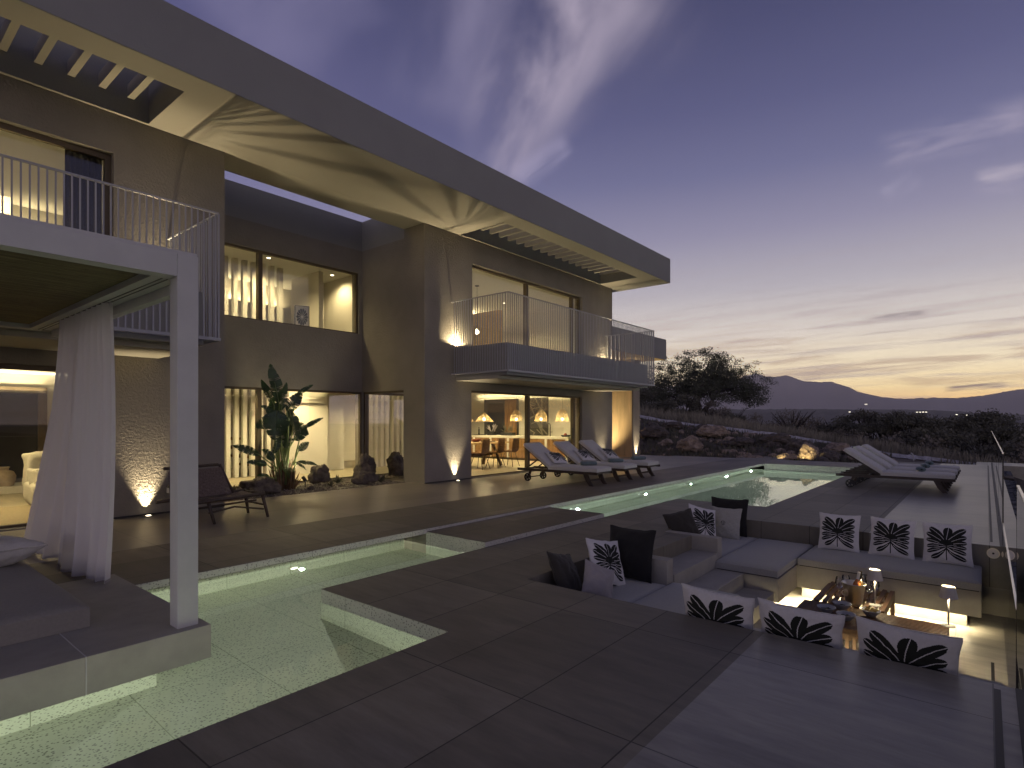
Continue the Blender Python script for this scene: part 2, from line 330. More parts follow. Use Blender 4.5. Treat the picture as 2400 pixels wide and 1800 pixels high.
# ------------------------------------------------------------------ mesh helpers
OFF = {}
class MB:
    def __init__(s): s.v = []; s.f = []; s.mi = []; s.cur = 0; s.sm = []; s.smooth = False
    def add(s, vs, fs):
        o = len(s.v); s.v += [tuple(v) for v in vs]
        for f in fs: s.f.append(tuple(i + o for i in f)); s.mi.append(s.cur); s.sm.append(s.smooth)
    def box(s, x0, x1, y0, y1, z0, z1, mt=None):
        if x0 > x1: x0, x1 = x1, x0
        if y0 > y1: y0, y1 = y1, y0
        if z0 > z1: z0, z1 = z1, z0
        vs = [Vector((x, y, z)) for z in (z0, z1) for y in (y0, y1) for x in (x0, x1)]
        if mt: vs = [mt @ v for v in vs]
        s.add(vs, [(0, 2, 3, 1), (4, 5, 7, 6), (0, 1, 5, 4), (2, 6, 7, 3), (0, 4, 6, 2), (1, 3, 7, 5)])
    def quad(s, a, b, c, d): s.add([a, b, c, d], [(0, 1, 2, 3)])
    def bar(s, p, q, wx, wy, up=(0, 0, 1)):     # square bar between two points
        p, q = Vector(p), Vector(q); d = (q - p).normalized(); u = Vector(up)
        if abs(d.dot(u)) > .99: u = Vector((0, 1, 0))
        a = d.cross(u).normalized(); b = a.cross(d).normalized()
        vs = [e + a * (i * wx / 2) + b * (j * wy / 2) for e in (p, q) for i, j in ((-1, -1), (1, -1), (1, 1), (-1, 1))]
        s.add(vs, [(3, 2, 1, 0), (4, 5, 6, 7)] + [(i, (i + 1) % 4, (i + 1) % 4 + 4, i + 4) for i in range(4)])
    def tube(s, pts, rad, n=8, caps=True):
        pts = [Vector(p) for p in pts]; rad = rad if isinstance(rad, (list, tuple)) else [rad] * len(pts)
        rings = []; ref = Vector((0, 0, 1))
        d0 = (pts[1] - pts[0]).normalized()
        if abs(d0.dot(ref)) > .9: ref = Vector((1, 0, 0))
        a = d0.cross(ref).normalized()
        sm = s.smooth; s.smooth = True
        o = len(s.v)
        for i, p in enumerate(pts):
            d = (pts[min(i + 1, len(pts) - 1)] - pts[max(i - 1, 0)]).normalized()
            a = (a - d * a.dot(d)).normalized(); b = d.cross(a)
            s.v += [tuple(p + (a * math.cos(t) + b * math.sin(t)) * rad[i]) for t in (2 * math.pi * k / n for k in range(n))]
        for i in range(len(pts) - 1):
            for k in range(n):
                s.f.append((o + i * n + k, o + i * n + (k + 1) % n, o + (i + 1) * n + (k + 1) % n, o + (i + 1) * n + k)); s.mi.append(s.cur); s.sm.append(True)
        s.smooth = sm
        if caps:
            s.f.append(tuple(o + k for k in reversed(range(n)))); s.mi.append(s.cur); s.sm.append(False)
            e = o + (len(pts) - 1) * n; s.f.append(tuple(e + k for k in range(n))); s.mi.append(s.cur); s.sm.append(False)
    def lathe(s, prof, cx=0, cy=0, n=24, rfun=None):
        o = len(s.v)
        for r, z in prof:
            for k in range(n):
                t = 2 * math.pi * k / n; rr = r * (rfun(t) if rfun else 1)
                s.v.append((cx + rr * math.cos(t), cy + rr * math.sin(t), z))
        for i in range(len(prof) - 1):
            for k in range(n):
                s.f.append((o + i * n + k, o + i * n + (k + 1) % n, o + (i + 1) * n + (k + 1) % n, o + (i + 1) * n + k)); s.mi.append(s.cur); s.sm.append(True)
    def disc(s, c, r, n=20, up=(0, 0, 1), thick=0):
        up = Vector(up); a = up.orthogonal().normalized(); b = up.cross(a)
        c = Vector(c); s.add([c + (a * math.cos(2 * math.pi * k / n) + b * math.sin(2 * math.pi * k / n)) * r for k in range(n)], [tuple(range(n))])
    def grid(s, fn, nu, nv, matfn=None):
        o = len(s.v)
        for j in range(nv + 1):
            for i in range(nu + 1): s.v.append(tuple(fn(i / nu, j / nv)))
        for j in range(nv):
            for i in range(nu):
                s.f.append((o + j * (nu + 1) + i, o + j * (nu + 1) + i + 1, o + (j + 1) * (nu + 1) + i + 1, o + (j + 1) * (nu + 1) + i))
                s.mi.append(matfn((i + .5) / nu, (j + .5) / nv) if matfn else s.cur); s.sm.append(True)
    def mesh(s, name, mats, off=Vector((0, 0, 0))):
        me = bpy.data.meshes.new(name)
        me.from_pydata([(v[0] - off.x, v[1] - off.y, v[2] - off.z) for v in s.v], [], s.f)
        for m in (mats if isinstance(mats, (list, tuple)) else [mats]): me.materials.append(M[m])
        me.polygons.foreach_set('material_index', s.mi); me.polygons.foreach_set('use_smooth', s.sm)
        me.update(); return me
    def build(s, name, mats, parent=None, bevel=0, loc=None):
        off = OFF.get(parent.name, Vector()) if parent else (Vector(loc) if loc else Vector())
        o = bpy.data.objects.new(name, s.mesh(name, mats, off)); C.objects.link(o)
        if parent: o.parent = parent; OFF[o.name] = off
        else: o.location = off; OFF[o.name] = off
        if bevel:
            b = o.modifiers.new('bevel', 'BEVEL'); b.width = bevel; b.segments = 2; b.limit_method = 'ANGLE'; b.angle_limit = R(40)
        return o

def tag(o, label=None, cat=None, group=None, kind=None):
    if label: o['label'] = label
    if cat: o['category'] = cat
    if group: o['group'] = group
    if kind: o['kind'] = kind
    return o
def thing(name, label, cat, loc=(0, 0, 0), rz=0, group=None):
    o = bpy.data.objects.new(name, None); C.objects.link(o); o.location = loc; o.rotation_euler = (0, 0, rz); o.empty_display_size = .1
    OFF[o.name] = Vector(loc); return tag(o, label, cat, group)
def copy_tree(o, parent=None):
    c = o.copy(); C.objects.link(c); c.parent = parent
    for ch in list(o.children): copy_tree(ch, c)
    return c
def place(o, loc, rot=(0, 0, 0), label=None):
    o.location = loc; o.rotation_euler = rot
    if label: o['label'] = label
    return o
def light(kind, name, loc, power, col=WARM, parent=None, rot=(0, 0, 0), **kw):
    l = bpy.data.lights.new(name, kind); l.energy = power; l.color = col
    for k, v in kw.items(): setattr(l, k, v)
    o = bpy.data.objects.new(name, l); C.objects.link(o)
    o.rotation_euler = rot
    if parent: o.parent = parent; o.location = Vector(loc) - OFF.get(parent.name, Vector())
    else: o.location = loc
    return o
def panel(mb, axis, fixed, thick, a0, a1, b0, b1, holes=()):
    # wall/slab with rectangular holes; axis 'x': plane x=fixed..fixed+thick spans (y,z); 'y': spans (x,z); 'z': spans (x,y)
    A = sorted({a0, a1, *[h[i] for h in holes for i in (0, 1)]}); B = sorted({b0, b1, *[h[i] for h in holes for i in (2, 3)]})
    A = [v for v in A if a0 <= v <= a1]; B = [v for v in B if b0 <= v <= b1]
    def P(a, b, t):
        f = fixed + thick * t
        return {'x': (f, a, b), 'y': (a, f, b), 'z': (a, b, f)}[axis]
    solid = {}
    for i in range(len(A) - 1):
        for j in range(len(B) - 1):
            ca, cb = (A[i] + A[i + 1]) / 2, (B[j] + B[j + 1]) / 2
            solid[i, j] = not any(h[0] < ca < h[1] and h[2] < cb < h[3] for h in holes)
    for (i, j), sd in solid.items():
        if not sd: continue
        a, a_, b, b_ = A[i], A[i + 1], B[j], B[j + 1]
        for t in (0, 1): mb.quad(P(a, b, t), P(a_, b, t), P(a_, b_, t), P(a, b_, t))
        if not solid.get((i - 1, j)): mb.quad(P(a, b, 0), P(a, b_, 0), P(a, b_, 1), P(a, b, 1))
        if not solid.get((i + 1, j)): mb.quad(P(a_, b, 0), P(a_, b_, 0), P(a_, b_, 1), P(a_, b, 1))
        if not solid.get((i, j - 1)): mb.quad(P(a, b, 0), P(a_, b, 0), P(a_, b, 1), P(a, b, 1))
        if not solid.get((i, j + 1)): mb.quad(P(a, b_, 0), P(a_, b_, 0), P(a_, b_, 1), P(a, b_, 1))

# ------------------------------------------------------------------ decks, pools
WT = -.116        # water level
b = MB()
panel(b, 'z', -.5, .5, -4, 25.06, -.35, 1.21, [(4.27, 8.97, -2, 2.0)])
b.box(25.06, 26.8, -1.2, .27, -.5, 0)
tag(b.build('deck', 'deck_smooth'), kind='structure')
b = MB(); DEEP = -.62
b.box(-4, 4.27, 1.21, 2.945, DEEP, 0); b.box(2.86, 4.27, 2.945, 4.565, DEEP, 0)
b.box(4.27, 8.97, 3.35, 4.565, DEEP, 0); b.box(8.97, 10.51, 1.21, 4.565, DEEP, 0); b.box(10.51, 25.06, 1.21, 2.945, DEEP, 0)
b.box(5.93, 7.28, 2.97, 3.35, DEEP, 0)
tag(b.build('deck', 'deck_matte'), kind='structure')
b = MB(); b.box(5.03, 7.76, 4.567, 5.6, -1.4, .06)
tag(b.build('deck', 'terrace_matte'), kind='structure')
# terrazzo cheeks where the decks meet the water
b = MB()
b.box(2.856, 2.8598, 2.945, 4.561, -.6, -.004); b.box(2.856, 5.03, 4.5652, 4.5655, -.6, -.004)
b.box(5.026, 5.0298, 4.567, 5.6, -.6, .056)
b.box(10.52, 19.7, 2.9452, 2.949, -1.4, -.004); b.box(7.7602, 7.764, 4.567, 5.6, -1.4, .056); b.box(10.512, 10.519, 2.95, 4.565, -1.4, -.004); b.box(7.77, 10.51, 4.5652, 4.569, -1.4, -.004)
b.box(5.03, 7.76, 4.5635, 4.5668, .002, .058)
tag(b.build('pool_edge', 'coping_terrazzo'), kind='structure')
b = MB()
b.box(-4, 5.03, 5.6, 7.18, .03, .1); b.box(5.03, 25, 5.6, 7.18, .03, .1); b.box(19.7, 21.9, 2.95, 5.6, -1.4, .1)
b.box(-4, 21.9, 6.06, 7.18, -1.4, .03); b.box(5.03, 7.76, 5.6, 6.06, -1.4, .03)
tag(b.build('terrace', 'terrace_matte'), kind='structure')
b = MB(); b.box(-4, 4.22, 7.18, 9.56, -.5, .1); b.box(4.22, 8.535, 7.18, 10.12, -.5, .1); b.box(8.535, 21.8, 7.18, 9.56, -.5, .1); b.box(16.78, 21.35, 9.56, 15, -.5, .1)
tag(b.build('terrace', 'terrace_smooth'), kind='structure')
b = MB()                        # pale stone edge of the terrace over the water
b.box(-4, 5.03, 5.59, 5.5998, .035, .096); b.box(7.76, 19.7, 5.59, 5.5998, .035, .096); b.box(5.03, 7.76, 5.592, 5.5998, .062, .096)
b.box(19.69, 19.6998, 2.95, 5.59, -.10, .096)
tag(b.build('pool_edge', 'coping_terrazzo'), kind='structure')
# basins: floors and walls below the water
b = MB(); PF = -.55; PB = -.80
b.box(-4, 2.86, 2.945, 6.05, PF - .1, PF); b.box(2.86, 5.03, 4.565, 6.05, PF - .1, PF); b.box(-4, 5.03, 6.04, 6.058, PF, -.09)
b.box(-4, 2.852, 2.945, 2.95, PF, -.12)
b.box(7.76, 19.7, 4.565, 6.05, PB - .1, PB); b.box(10.52, 19.7, 2.95, 4.565, PB - .1, PB); b.box(7.764, 19.7, 6.04, 6.058, PB, -.09)
b.box(19.66, 19.69, 2.95, 6.04, PB, -.105); b.box(7.764, 7.80, 4.57, 6.04, PB, -.13); b.box(7.8, 8.2, 4.57, 6.04, PB, -.45)
b.box(2.852, 2.8555, 2.95, 4.561, PF, -.118); b.box(5.022, 5.0258, 4.567, 5.6, PF, -.118)
tag(b.build('pool_basin', 'pool_terrazzo'), kind='structure')
b = MB(); b.quad((-4, 2.946, WT), (2.851, 2.946, WT), (2.851, 6.05, WT), (-4, 6.05, WT)); b.quad((2.851, 4.566, WT), (5.02, 4.566, WT), (5.02, 6.05, WT), (2.851, 6.05, WT))
tag(b.build('water', 'water'), kind='structure')
b = MB(); b.quad((7.77, 4.566, WT), (19.66, 4.566, WT), (19.66, 6.05, WT), (7.77, 6.05, WT)); b.quad((10.52, 2.95, WT), (19.66, 2.95, WT), (19.66, 4.566, WT), (10.52, 4.566, WT))
tag(b.build('water', 'pool_water'), kind='structure')
def pool_light(x, y, z, aim, power, label, col=(.93, 1, .80)):
    t = thing('pool_light', label, 'pool light', (x, y, z), 0, 'round lights under the water')
    d = Vector(aim).normalized(); m_ = MB(); m_.smooth = True
    m_.tube([Vector((x, y, z)) - d * .02, Vector((x, y, z)) + d * .012], .055, 20); m_.build('rim', 'steel', t)
    m_ = MB(); m_.disc(Vector((x, y, z)) + d * .014, .045, 20, d); m_.build('lens', 'pool_on', t)
    q = d.to_track_quat('-Z', 'Y').to_euler()
    light('POINT', 'bulb', Vector((x, y, z)) + d * .17 + Vector((0, 0, .06)), power, col, t, shadow_soft_size=.02)
pool_light(3.42, 6.02, -.30, (0, -1, -.02), 330, 'pool light glowing in the long wall of the near channel')
pool_light(-.9, 2.98, -.28, (.1, 1, 0), 90, 'pool light in the near wall of the channel opposite the mattress')
pool_light(1.25, 2.98, -.28, (.0, 1, 0), 25, 'pool light in the near wall of the channel opposite the platform corner')
for k, (x, s_) in enumerate(((9.0, 'nearest the bridge'), (11.75, 'second from the bridge'), (14.3, 'in the middle of the row'), (16.95, 'second from the end'), (19.2, 'at the end'))):
    pool_light(x, 6.02, -.36, (0, -1, 0), 380, 'pool light in the long wall of the big pool, ' + s_, (.86, 1, .93))
# drain slots and glass channel in the near and right decks
b = MB(); b.box(.5, 4.19, -.062, -.032, .001, .003); b.box(9.24, 24.9, -.062, -.036, .001, .003)
b.box(.5, 4.27, -.185, -.125, .001, .0035); b.box(8.97, 26.6, -.185, -.125, .001, .0035)
tag(b.build('drain_slot', 'frame_dark'), 'long black drain slots cut in the smooth deck beside the glass', 'drain')
b = MB(); b.box(4.3, 7.2, -.06, -.035, -.829, -.827)
tag(b.build('drain_slot', 'frame_dark'), 'black drain slot in the floor of the sunken lounge', 'drain')

# ------------------------------------------------------------------ sunken lounge
lounge = thing('sunken_lounge', 'sunken stone lounge pit with built in benches and steps', 'sunken lounge', (6.6, 1.6, -.83))
FZ = -.83
b = MB()
b.box(4.0, 4.268, -.35, 3.62, -1.1, -.004); b.box(4.268, 5.78, 3.352, 3.62, -1.1, -.004); b.box(7.43, 8.972, 3.352, 3.62, -1.1, -.004); b.box(8.972, 9.24, -.35, 3.62, -1.1, -.004)
b.box(5.94, 7.28, 2.972, 3.3, -1.1, -.004)
b.build('retaining_wall', 'bench_stone', lounge)
b = MB(); b.box(4.268, 8.972, -.35, 3.35, -1.1, FZ); b.build('floor', 'pit_floor', lounge)
b = MB(); b.box(5.78, 5.94, 2.63, 3.352, FZ, 0.0); b.build('armrest', 'bench_stone', lounge, .004)
b = MB(); b.box(7.28, 7.43, 2.63, 3.352, FZ, 0.0); b.build('armrest', 'bench_stone', lounge, .004)
for y0, y1, zt in ((2.615, 2.972, -.18), (2.265, 2.615, -.35), (1.92, 2.265, -.52), (1.6, 1.92, -.68)):
    b = MB(); b.box(5.942, 7.15 if y0 < 2.6 else 7.278, y0, y1 - .002, FZ, zt); b.build('step', 'bench_stone', lounge, .003)
b = MB(); b.box(4.27, 5.02, -.13, 1.9, -.64, -.36); b.box(4.27, 4.78, .05, 1.9, FZ, -.64); b.box(4.27, 5.78, 1.9, 3.35, FZ, -.36); b.box(5.78, 5.94, 1.9, 2.63, FZ, -.36)
b.build('bench', 'bench_stone', lounge)
b = MB(); b.box(8.03, 8.97, .04, 1.88, -.64, -.36); b.box(8.30, 8.97, .17, 1.88, FZ, -.64); b.box(7.18, 8.97, 2.1, 2.63, FZ, -.64); b.box(7.18, 8.97, 1.88, 2.63, -.64, -.36); b.box(7.43, 8.97, 2.63, 3.35, FZ, -.36); b.box(7.15, 7.43, 2.1, 2.63, FZ, -.64)
b.build('bench', 'bench_stone', lounge)
def strip(x, y, z, sx, sy, rot, power):
    return light('AREA', 'led_strip', (x, y, z), power, (1, .83, .5), lounge, rot, shape='RECTANGLE', size=sx, size_y=sy)
strip(8.2, 1.0, -.645, .05, 1.7, (0, 0, 0), 24); strip(7.6, 1.98, -.645, .9, .05, (0, 0, 0), 22); strip(4.93, 1.0, -.645, .05, 1.7, (0, R(-25), 0), 130)
b = MB(); b.box(8.285, 8.298, .2, 1.86, -.655, -.642); b.build('led_profile', 'led', lounge)
for y in (-.065, -.2):
    t = thing('wall_speaker', 'round brass wall light on the pit wall beside the cushions' if y > -.1 else 'round wall light half hidden behind the glass edge', 'wall light', (8.97, y, -.09), 0, 'round fittings in the pit wall')
    b = MB(); b.smooth = True; b.tube([(8.972, y, -.09), (8.958, y, -.09)], .062, 24); b.build('rim', 'steel', t)
    b = MB(); b.disc((8.956, y, -.09), .05, 24, (-1, 0, 0)); b.build('face', 'foil', t)
    b = MB(); b.disc((8.955, y, -.09), .012, 12, (-1, 0, 0)); b.build('hub', 'frame_dark', t)

def pad(b, x0, x1, y0, y1, z0, z1, r=.035, puff=.012, n=14):   # upholstered slab with rounded rim
    def fn(top):
        def f(u, v):
            a, c = 2 * u - 1, 2 * v - 1
            e = 1 - max(abs(a), abs(c)) ** 10
            x = (x0 + x1) / 2 + a * (x1 - x0) / 2; y = (y0 + y1) / 2 + c * (y1 - y0) / 2
            w_ = noise.noise(Vector((x * 3, y * 3, z1))) * .006
            z = (z1 - r + (r + puff * (1 - a * a) * (1 - c * c) + w_) * e ** .5) if top else z0
            return (x, y, z)
        return f
    def warp(t): return .5 - .5 * math.cos(math.pi * t)
    b.grid(lambda u, v: fn(True)(warp(u), warp(v)), n, n)
    b.smooth = True
    zt = z1 - r
    b.smooth = False
    for (p, q) in (((x0, y0), (x1, y0)), ((x1, y0), (x1, y1)), ((x1, y1), (x0, y1)), ((x0, y1), (x0, y0))):
        b.quad((*p, z0), (*q, z0), (*q, zt), (*p, zt))
for (x0, x1, y0, y1, lab) in ((8.0, 8.965, .04, 1.865, 'long grey seat cushion on the far bench under three leaf pillows'),
                              (7.165, 8.965, 1.885, 2.62, 'wide grey daybed cushion in the far left corner of the pit'),
                              (7.44, 8.965, 2.625, 3.34, 'square grey cushion behind the far stone armrest'),
                              (4.275, 5.05, -.1, 1.9, 'grey seat cushion on the near bench below the deck edge'),
                              (4.275, 5.93, 1.91, 2.625, 'wide creased grey cushion on the near left daybed'),
                              (4.275, 5.775, 2.63, 3.34, 'grey cushion under the dark pillows left of the near armrest')):
    b = MB(); pad(b, x0, x1, y0, y1, -.345, -.235)
    b.cur = 1; b.box(x0 + .02, x1 - .02, y0 + .02, y1 - .02, -.359, -.346)  # inset base coloured black to draw the shadow gap under the cushion
    tag(b.build('seat_cushion', ['cushion_grey', 'frame_dark'], None, 0, ((x0 + x1) / 2, (y0 + y1) / 2, -.355)), lab, 'cushion', 'grey seat cushions of the sunken lounge')

# ------------------------------------------------------------------ pillows
def bez(p, q, r_, t): return tuple((1 - t) ** 2 * a + 2 * t * (1 - t) * c + t * t * d for a, c, d in zip(p, q, r_))
LOBES = []
def prof(t_): return (.16 + .84 * min(1, t_ / .7) ** 1.2) * (1 if t_ < .78 else max(0, 1 - ((t_ - .78) / .22) ** 2) ** .5)
def lobe(p, q, r_, w_): LOBES.append([(bez(p, q, r_, k / 20), w_ * (1.22 if w_ < .13 else 1.3) * prof(k / 20)) for k in range(21)])
for sgn in (1, -1):
    a = -.03
    lobe((a, -.02), (a + .10 * sgn, .34), (a + (.76 if sgn > 0 else .66) * sgn, .72), .125)
    lobe((a, -.07), (a + .22 * sgn, .20), (a + .80 * sgn, .36 + (.10 if sgn < 0 else 0)), .105)
    lobe((a, -.10), (a + .3 * sgn, .06), (a + .82 * sgn, .08 + (.08 if sgn < 0 else 0)), .085)
    lobe((a, -.13), (a + .35 * sgn, -.10), (a + .80 * sgn, -.17), .08)
    lobe((a, -.16), (a + .3 * sgn, -.30), (a + .78 * sgn, -.42), .085)
    lobe((a, -.2), (a + .16 * sgn, -.55), (a + (.76 if sgn > 0 else .6) * sgn, -.72), .095)
lobe((-.03, .0), (-.03, .3), (.08, .80), .14)
def printed(x, y):
    if abs(x + .03) < .022 and -.8 < y < .0: return 1
    for L in LOBES:
        best = 9; bw = 0
        for (p, w_), (q, w2) in zip(L[:-1], L[1:]):
            ex, ey = q[0] - p[0], q[1] - p[1]; t_ = max(0, min(1, ((x - p[0]) * ex + (y - p[1]) * ey) / (ex * ex + ey * ey + 1e-9)))
            d = (p[0] + ex * t_ - x) ** 2 + (p[1] + ey * t_ - y) ** 2
            if d < best: best = d; bw = w_ + (w2 - w_) * t_
        d = math.sqrt(best)
        if d < bw: 
            return 0 if (d < .0105 and math.hypot(x + .03, y + .1) > .3) else 1
    return 0
def pillow_mesh(name, mats, size=.46, thick=.085, pattern=False, seed=0, n=30, back=True, roundlogo=False):
    b = MB(); h = size / 2
    def shape(side):
        def f(u, v):
            a, c = 2 * u - 1, 2 * v - 1
            x = a * (1 - .075 * (1 - c * c) ** 1.0) * h; y = c * (1 - .075 * (1 - a * a)) * h
            t = max(0, (1 - abs(a) ** 2.2) * (1 - abs(c) ** 2.2)) ** .55
            wr = noise.noise(Vector((a * 2.5 + seed, c * 2.5, side * 3 + seed))) * .018 * t + noise.noise(Vector((a * 7, c * 7 + seed, side))) * .006 * min(1, t * 3)
            rim = .004
            return (x + noise.noise(Vector((c * 3, seed, 1))) * .006, side * (t * thick * .5 + wr + rim), y + noise.noise(Vector((a * 3, seed, 5))) * .008)
        return f
    mf = None
    if pattern: mf = lambda u, v: printed((2 * u - 1) * .93, (2 * v - 1) * .93)
    if roundlogo:
        def mf(u, v):
            x, y = (2 * u - 1), (2 * v - 1); d = math.hypot(x + .02, y + .02)
            if .125 < d < .15: return 1
            if d < .125 and (abs(x + .02) < .02 or abs(abs(x + .02) - .07 - .25 * (y + .02)) < .015 and y > -.08): return 1
            return 0
    nn = 175 if pattern else (70 if roundlogo else n)
    b.grid(lambda u, v: shape(-1)(u, v), nn, nn, mf)
    b.grid(lambda u, v: shape(1)(1 - u, v), nn if pattern else n, nn if pattern else n, mf if pattern else None)
    b.smooth = True; b.tube([shape(-1)(*uv) for uv in [(k / n, 0) for k in range(n)] + [(1, k / n) for k in range(n)] + [(1 - k / n, 1) for k in range(n)] + [(0, 1 - k / n) for k in range(n + 1)]], .0045, 5)
    return b.mesh(name, mats)
PM = {'leaf': pillow_mesh('leaf_pillow', ['linen_white', 'print_black'], .49, .13, True, 1),
      'leaf2': pillow_mesh('leaf_pillow', ['linen_white', 'print_black'], .49, .12, True, 4),
      'black': pillow_mesh('black_pillow', ['linen_black'], .56, .16, seed=2), 'brown': pillow_mesh('brown_pillow', ['linen_brown'], .46, .15, seed=3),
      'pale': pillow_mesh('plain_pillow', ['linen_white'], .46, .2, seed=11), 'plain': pillow_mesh('plain_pillow', ['linen_taupe'], .40, .16, seed=5), 'logo': pillow_mesh('emblem_pillow', ['cushion_grey', 'print_black'], .46, .13, seed=6, roundlogo=True),
      'print': pillow_mesh('pattern_pillow', ['linen_white', 'print_black'], .44, .15, True, 8)}
def pillow(kind, loc, facing, lean, label, group=None, roll=0):
    # facing: compass angle (deg) the front looks to; lean: degrees it leans back; loc: middle of its bottom edge
    nm = PM[kind].name.split('.')[0]
    o = bpy.data.objects.new(nm, PM[kind]); C.objects.link(o)
    size = {'leaf': .49, 'leaf2': .49, 'black': .56, 'brown': .46, 'plain': .40, 'logo': .46, 'print': .44}[kind]
    Mx = Matrix.Translation(loc) @ Matrix.Rotation(R(facing + 90), 4, 'Z') @ Matrix.Rotation(R(-lean), 4, 'X') @ Matrix.Rotation(R(roll), 4, 'Y') @ Matrix.Translation((0, 0, size / 2 * (1 + .25 * abs(math.sin(R(roll))))))
    o.matrix_world = Mx
    return tag(o, label, 'pillow', group)
G1 = 'leaf print pillows in the sunken lounge'
for y, lab, dr in ((1.52, 'leaf print pillow on the far bench, next to the daybed corner', 0), (.93, 'leaf print pillow in the middle of the far bench', 1.5), (.36, 'leaf print pillow on the far bench, nearest the glass', -1)):
    pillow('leaf', (8.66, y, -.235), 180, 14, lab, G1, dr)
for y, lab, kd in ((1.60, 'leaf print pillow at the near deck edge, beside the creased daybed', 'leaf'), (1.02, 'leaf print pillow at the near deck edge, middle of three', 'leaf2'), (.40, 'largest looking leaf print pillow at the near deck edge by the glass', 'leaf')):
    pillow(kd, (4.47, y, -.29), 0, 12, lab, G1, -1.5).scale = (1.13, 1, 1.04)
pillow('black', (5.66, 3.03, -.24), 180, 12, 'large black square pillow leaning on the near stone armrest')
pillow('leaf2', (5.20, 2.98, -.22), 262, 24, 'leaf print pillow tilted against the large black pillow', G1, 12)
pillow('plain', (4.72, 2.86, -.24), 250, 30, 'plain taupe pillow in front of the tilted leaf pillow', None, 28).scale = (.86, 1, .86)
pillow('brown', (4.74, 3.12, -.25), 282, 30, 'dark brown pillow in the left corner of the near daybed', None, 16)
pillow('black', (8.80, 3.02, -.24), 180, 8, 'black pillow standing behind the grey emblem pillow')
pillow('logo', (8.50, 2.98, -.24), 180, 14, 'grey pillow with a small round emblem in the far corner')
pillow('leaf', (8.02, 3.10, -.22), 246, 20, 'leaf print pillow behind the far armrest, half hidden', G1, 16)
pillow('brown', (7.66, 3.16, -.20), 232, 26, 'brown pillow behind the far stone armrest', None, -10)

# ------------------------------------------------------------------ tables and tableware
def slat_table(name, label, x0, x1, y0, y1, along, n, h0=-.83, h1=-.44, group='slatted wooden coffee tables'):
    t = thing(name, label, 'coffee table', ((x0 + x1) / 2, (y0 + y1) / 2, h0), 0, group)
    b = MB()
    if along == 'y':
        st = (x1 - x0) / n
        for i in range(n): b.box(x0 + i * st, x0 + i * st + st * .56, y0, y1, h1 - .022, h1)
    else:
        st = (y1 - y0) / n
        for i in range(n): b.box(x0, x1, y0 + i * st, y0 + i * st + st * .56, h1 - .022, h1)
    b.build('table_top', 'teak', t)
    b = MB(); b.box(x0, x1, y0, y0 + .03, h1 - .08, h1 - .023); b.box(x0, x1, y1 - .03, y1, h1 - .08, h1 - .023); b.box(x0, x0 + .03, y0 + .03, y1 - .03, h1 - .08, h1 - .023); b.box(x1 - .03, x1, y0 + .03, y1 - .03, h1 - .08, h1 - .023)
    ym = (y0 + y1) / 2; xm = (x0 + x1) / 2
    if along == 'y': b.box(x0 + .03, x1 - .03, ym - .02, ym + .02, h1 - .05, h1 - .023)
    else: b.box(xm - .02, xm + .02, y0 + .03, y1 - .03, h1 - .05, h1 - .023)
    b.build('frame', 'teak', t)
    for x, y in ((x0, y0), (x1 - .04, y0), (x0, y1 - .04), (x1 - .04, y1 - .04)):
        b = MB(); b.box(x, x + .04, y, y + .04, h0, h1 - .081); b.build('leg', 'teak', t)
    b = MB()
    if along == 'y':
        for yy in (y0, y1 - .02):
            k = x0 + .07
            while k < x1 - .06: b.box(k, k + .026, yy, yy + .018, h0 + .02, h1 - .081); k += .055
            b.build('side_slats', 'teak', t); b = MB()
        k = y0 + .08
        while k < y1 - .06: b.box(x0 + .002, x0 + .02, k, k + .028, h0 + .02, h1 - .081); k += .058
    else:
        for xx in (x0, x1 - .02):
            k = y0 + .07
            while k < y1 - .06: b.box(xx, xx + .018, k, k + .026, h0 + .02, h1 - .081); k += .055
            b.build('side_slats', 'teak', t); b = MB()
    if b.v: b.build('side_slats', 'teak', t)
    return t
slat_table('coffee_table', 'long low slatted table with the snack bowls on it', 6.12, 6.84, .27, 1.52, 'y', 17)
slat_table('coffee_table', 'slatted wooden table under the wine bucket and glasses', 6.90, 7.80, .80, 1.47, 'x', 9)
TZ = -.438
def table_lamp(x, y, label):
    t = thing('table_lamp', label, 'lamp', (x, y, TZ), 0, 'pleated cordless table lamps')
    b = MB(); b.lathe([(.0, TZ), (.055, TZ), (.055, TZ + .008), (.008, TZ + .014)], x, y, 24); b.build('base', 'lamp_shade', t)
    b = MB(); b.smooth = True; b.tube([(x, y, TZ + .01), (x, y, TZ + .30)], .008, 10); b.build('stem', 'lamp_shade', t)
    b = MB(); b.lathe([(.072, TZ + .27), (.050, TZ + .375)], x, y, 56, lambda a: 1 + .045 * (1 if int(a / (2 * math.pi) * 56 + .5) % 2 else -1)); b.build('lamp_shade', 'lamp_shade', t)
    b = MB(); b.disc((x, y, TZ + .372), .045, 24); b.build('diffuser', 'lamp_face', t)
    light('POINT', 'bulb', (x, y, TZ + .30), 11, (1, .82, .5), t, shadow_soft_size=.02)
    light('POINT', 'bulb', (x, y, TZ + .40), .8, (1, .82, .5), t, shadow_soft_size=.03)
table_lamp(7.06, .90, 'white pleated lamp standing beside the wine bucket')
table_lamp(6.79, .275, 'white pleated lamp on the end of the long table by the glass')
b = MB(); bx, by = 6.985, 1.08
b.lathe([(.0, TZ + .004), (.075, TZ + .004), (.078, TZ + .02), (.108, TZ + .215), (.116, TZ + .218), (.113, TZ + .225), (.103, TZ + .216), (.075, TZ + .03), (0, TZ + .03)], bx, by, 40)
t = thing('wine_bucket', 'steel wine bucket holding two bottles on the slatted table', 'ice bucket', (bx, by, TZ)); b.build('bucket', 'steel', t)
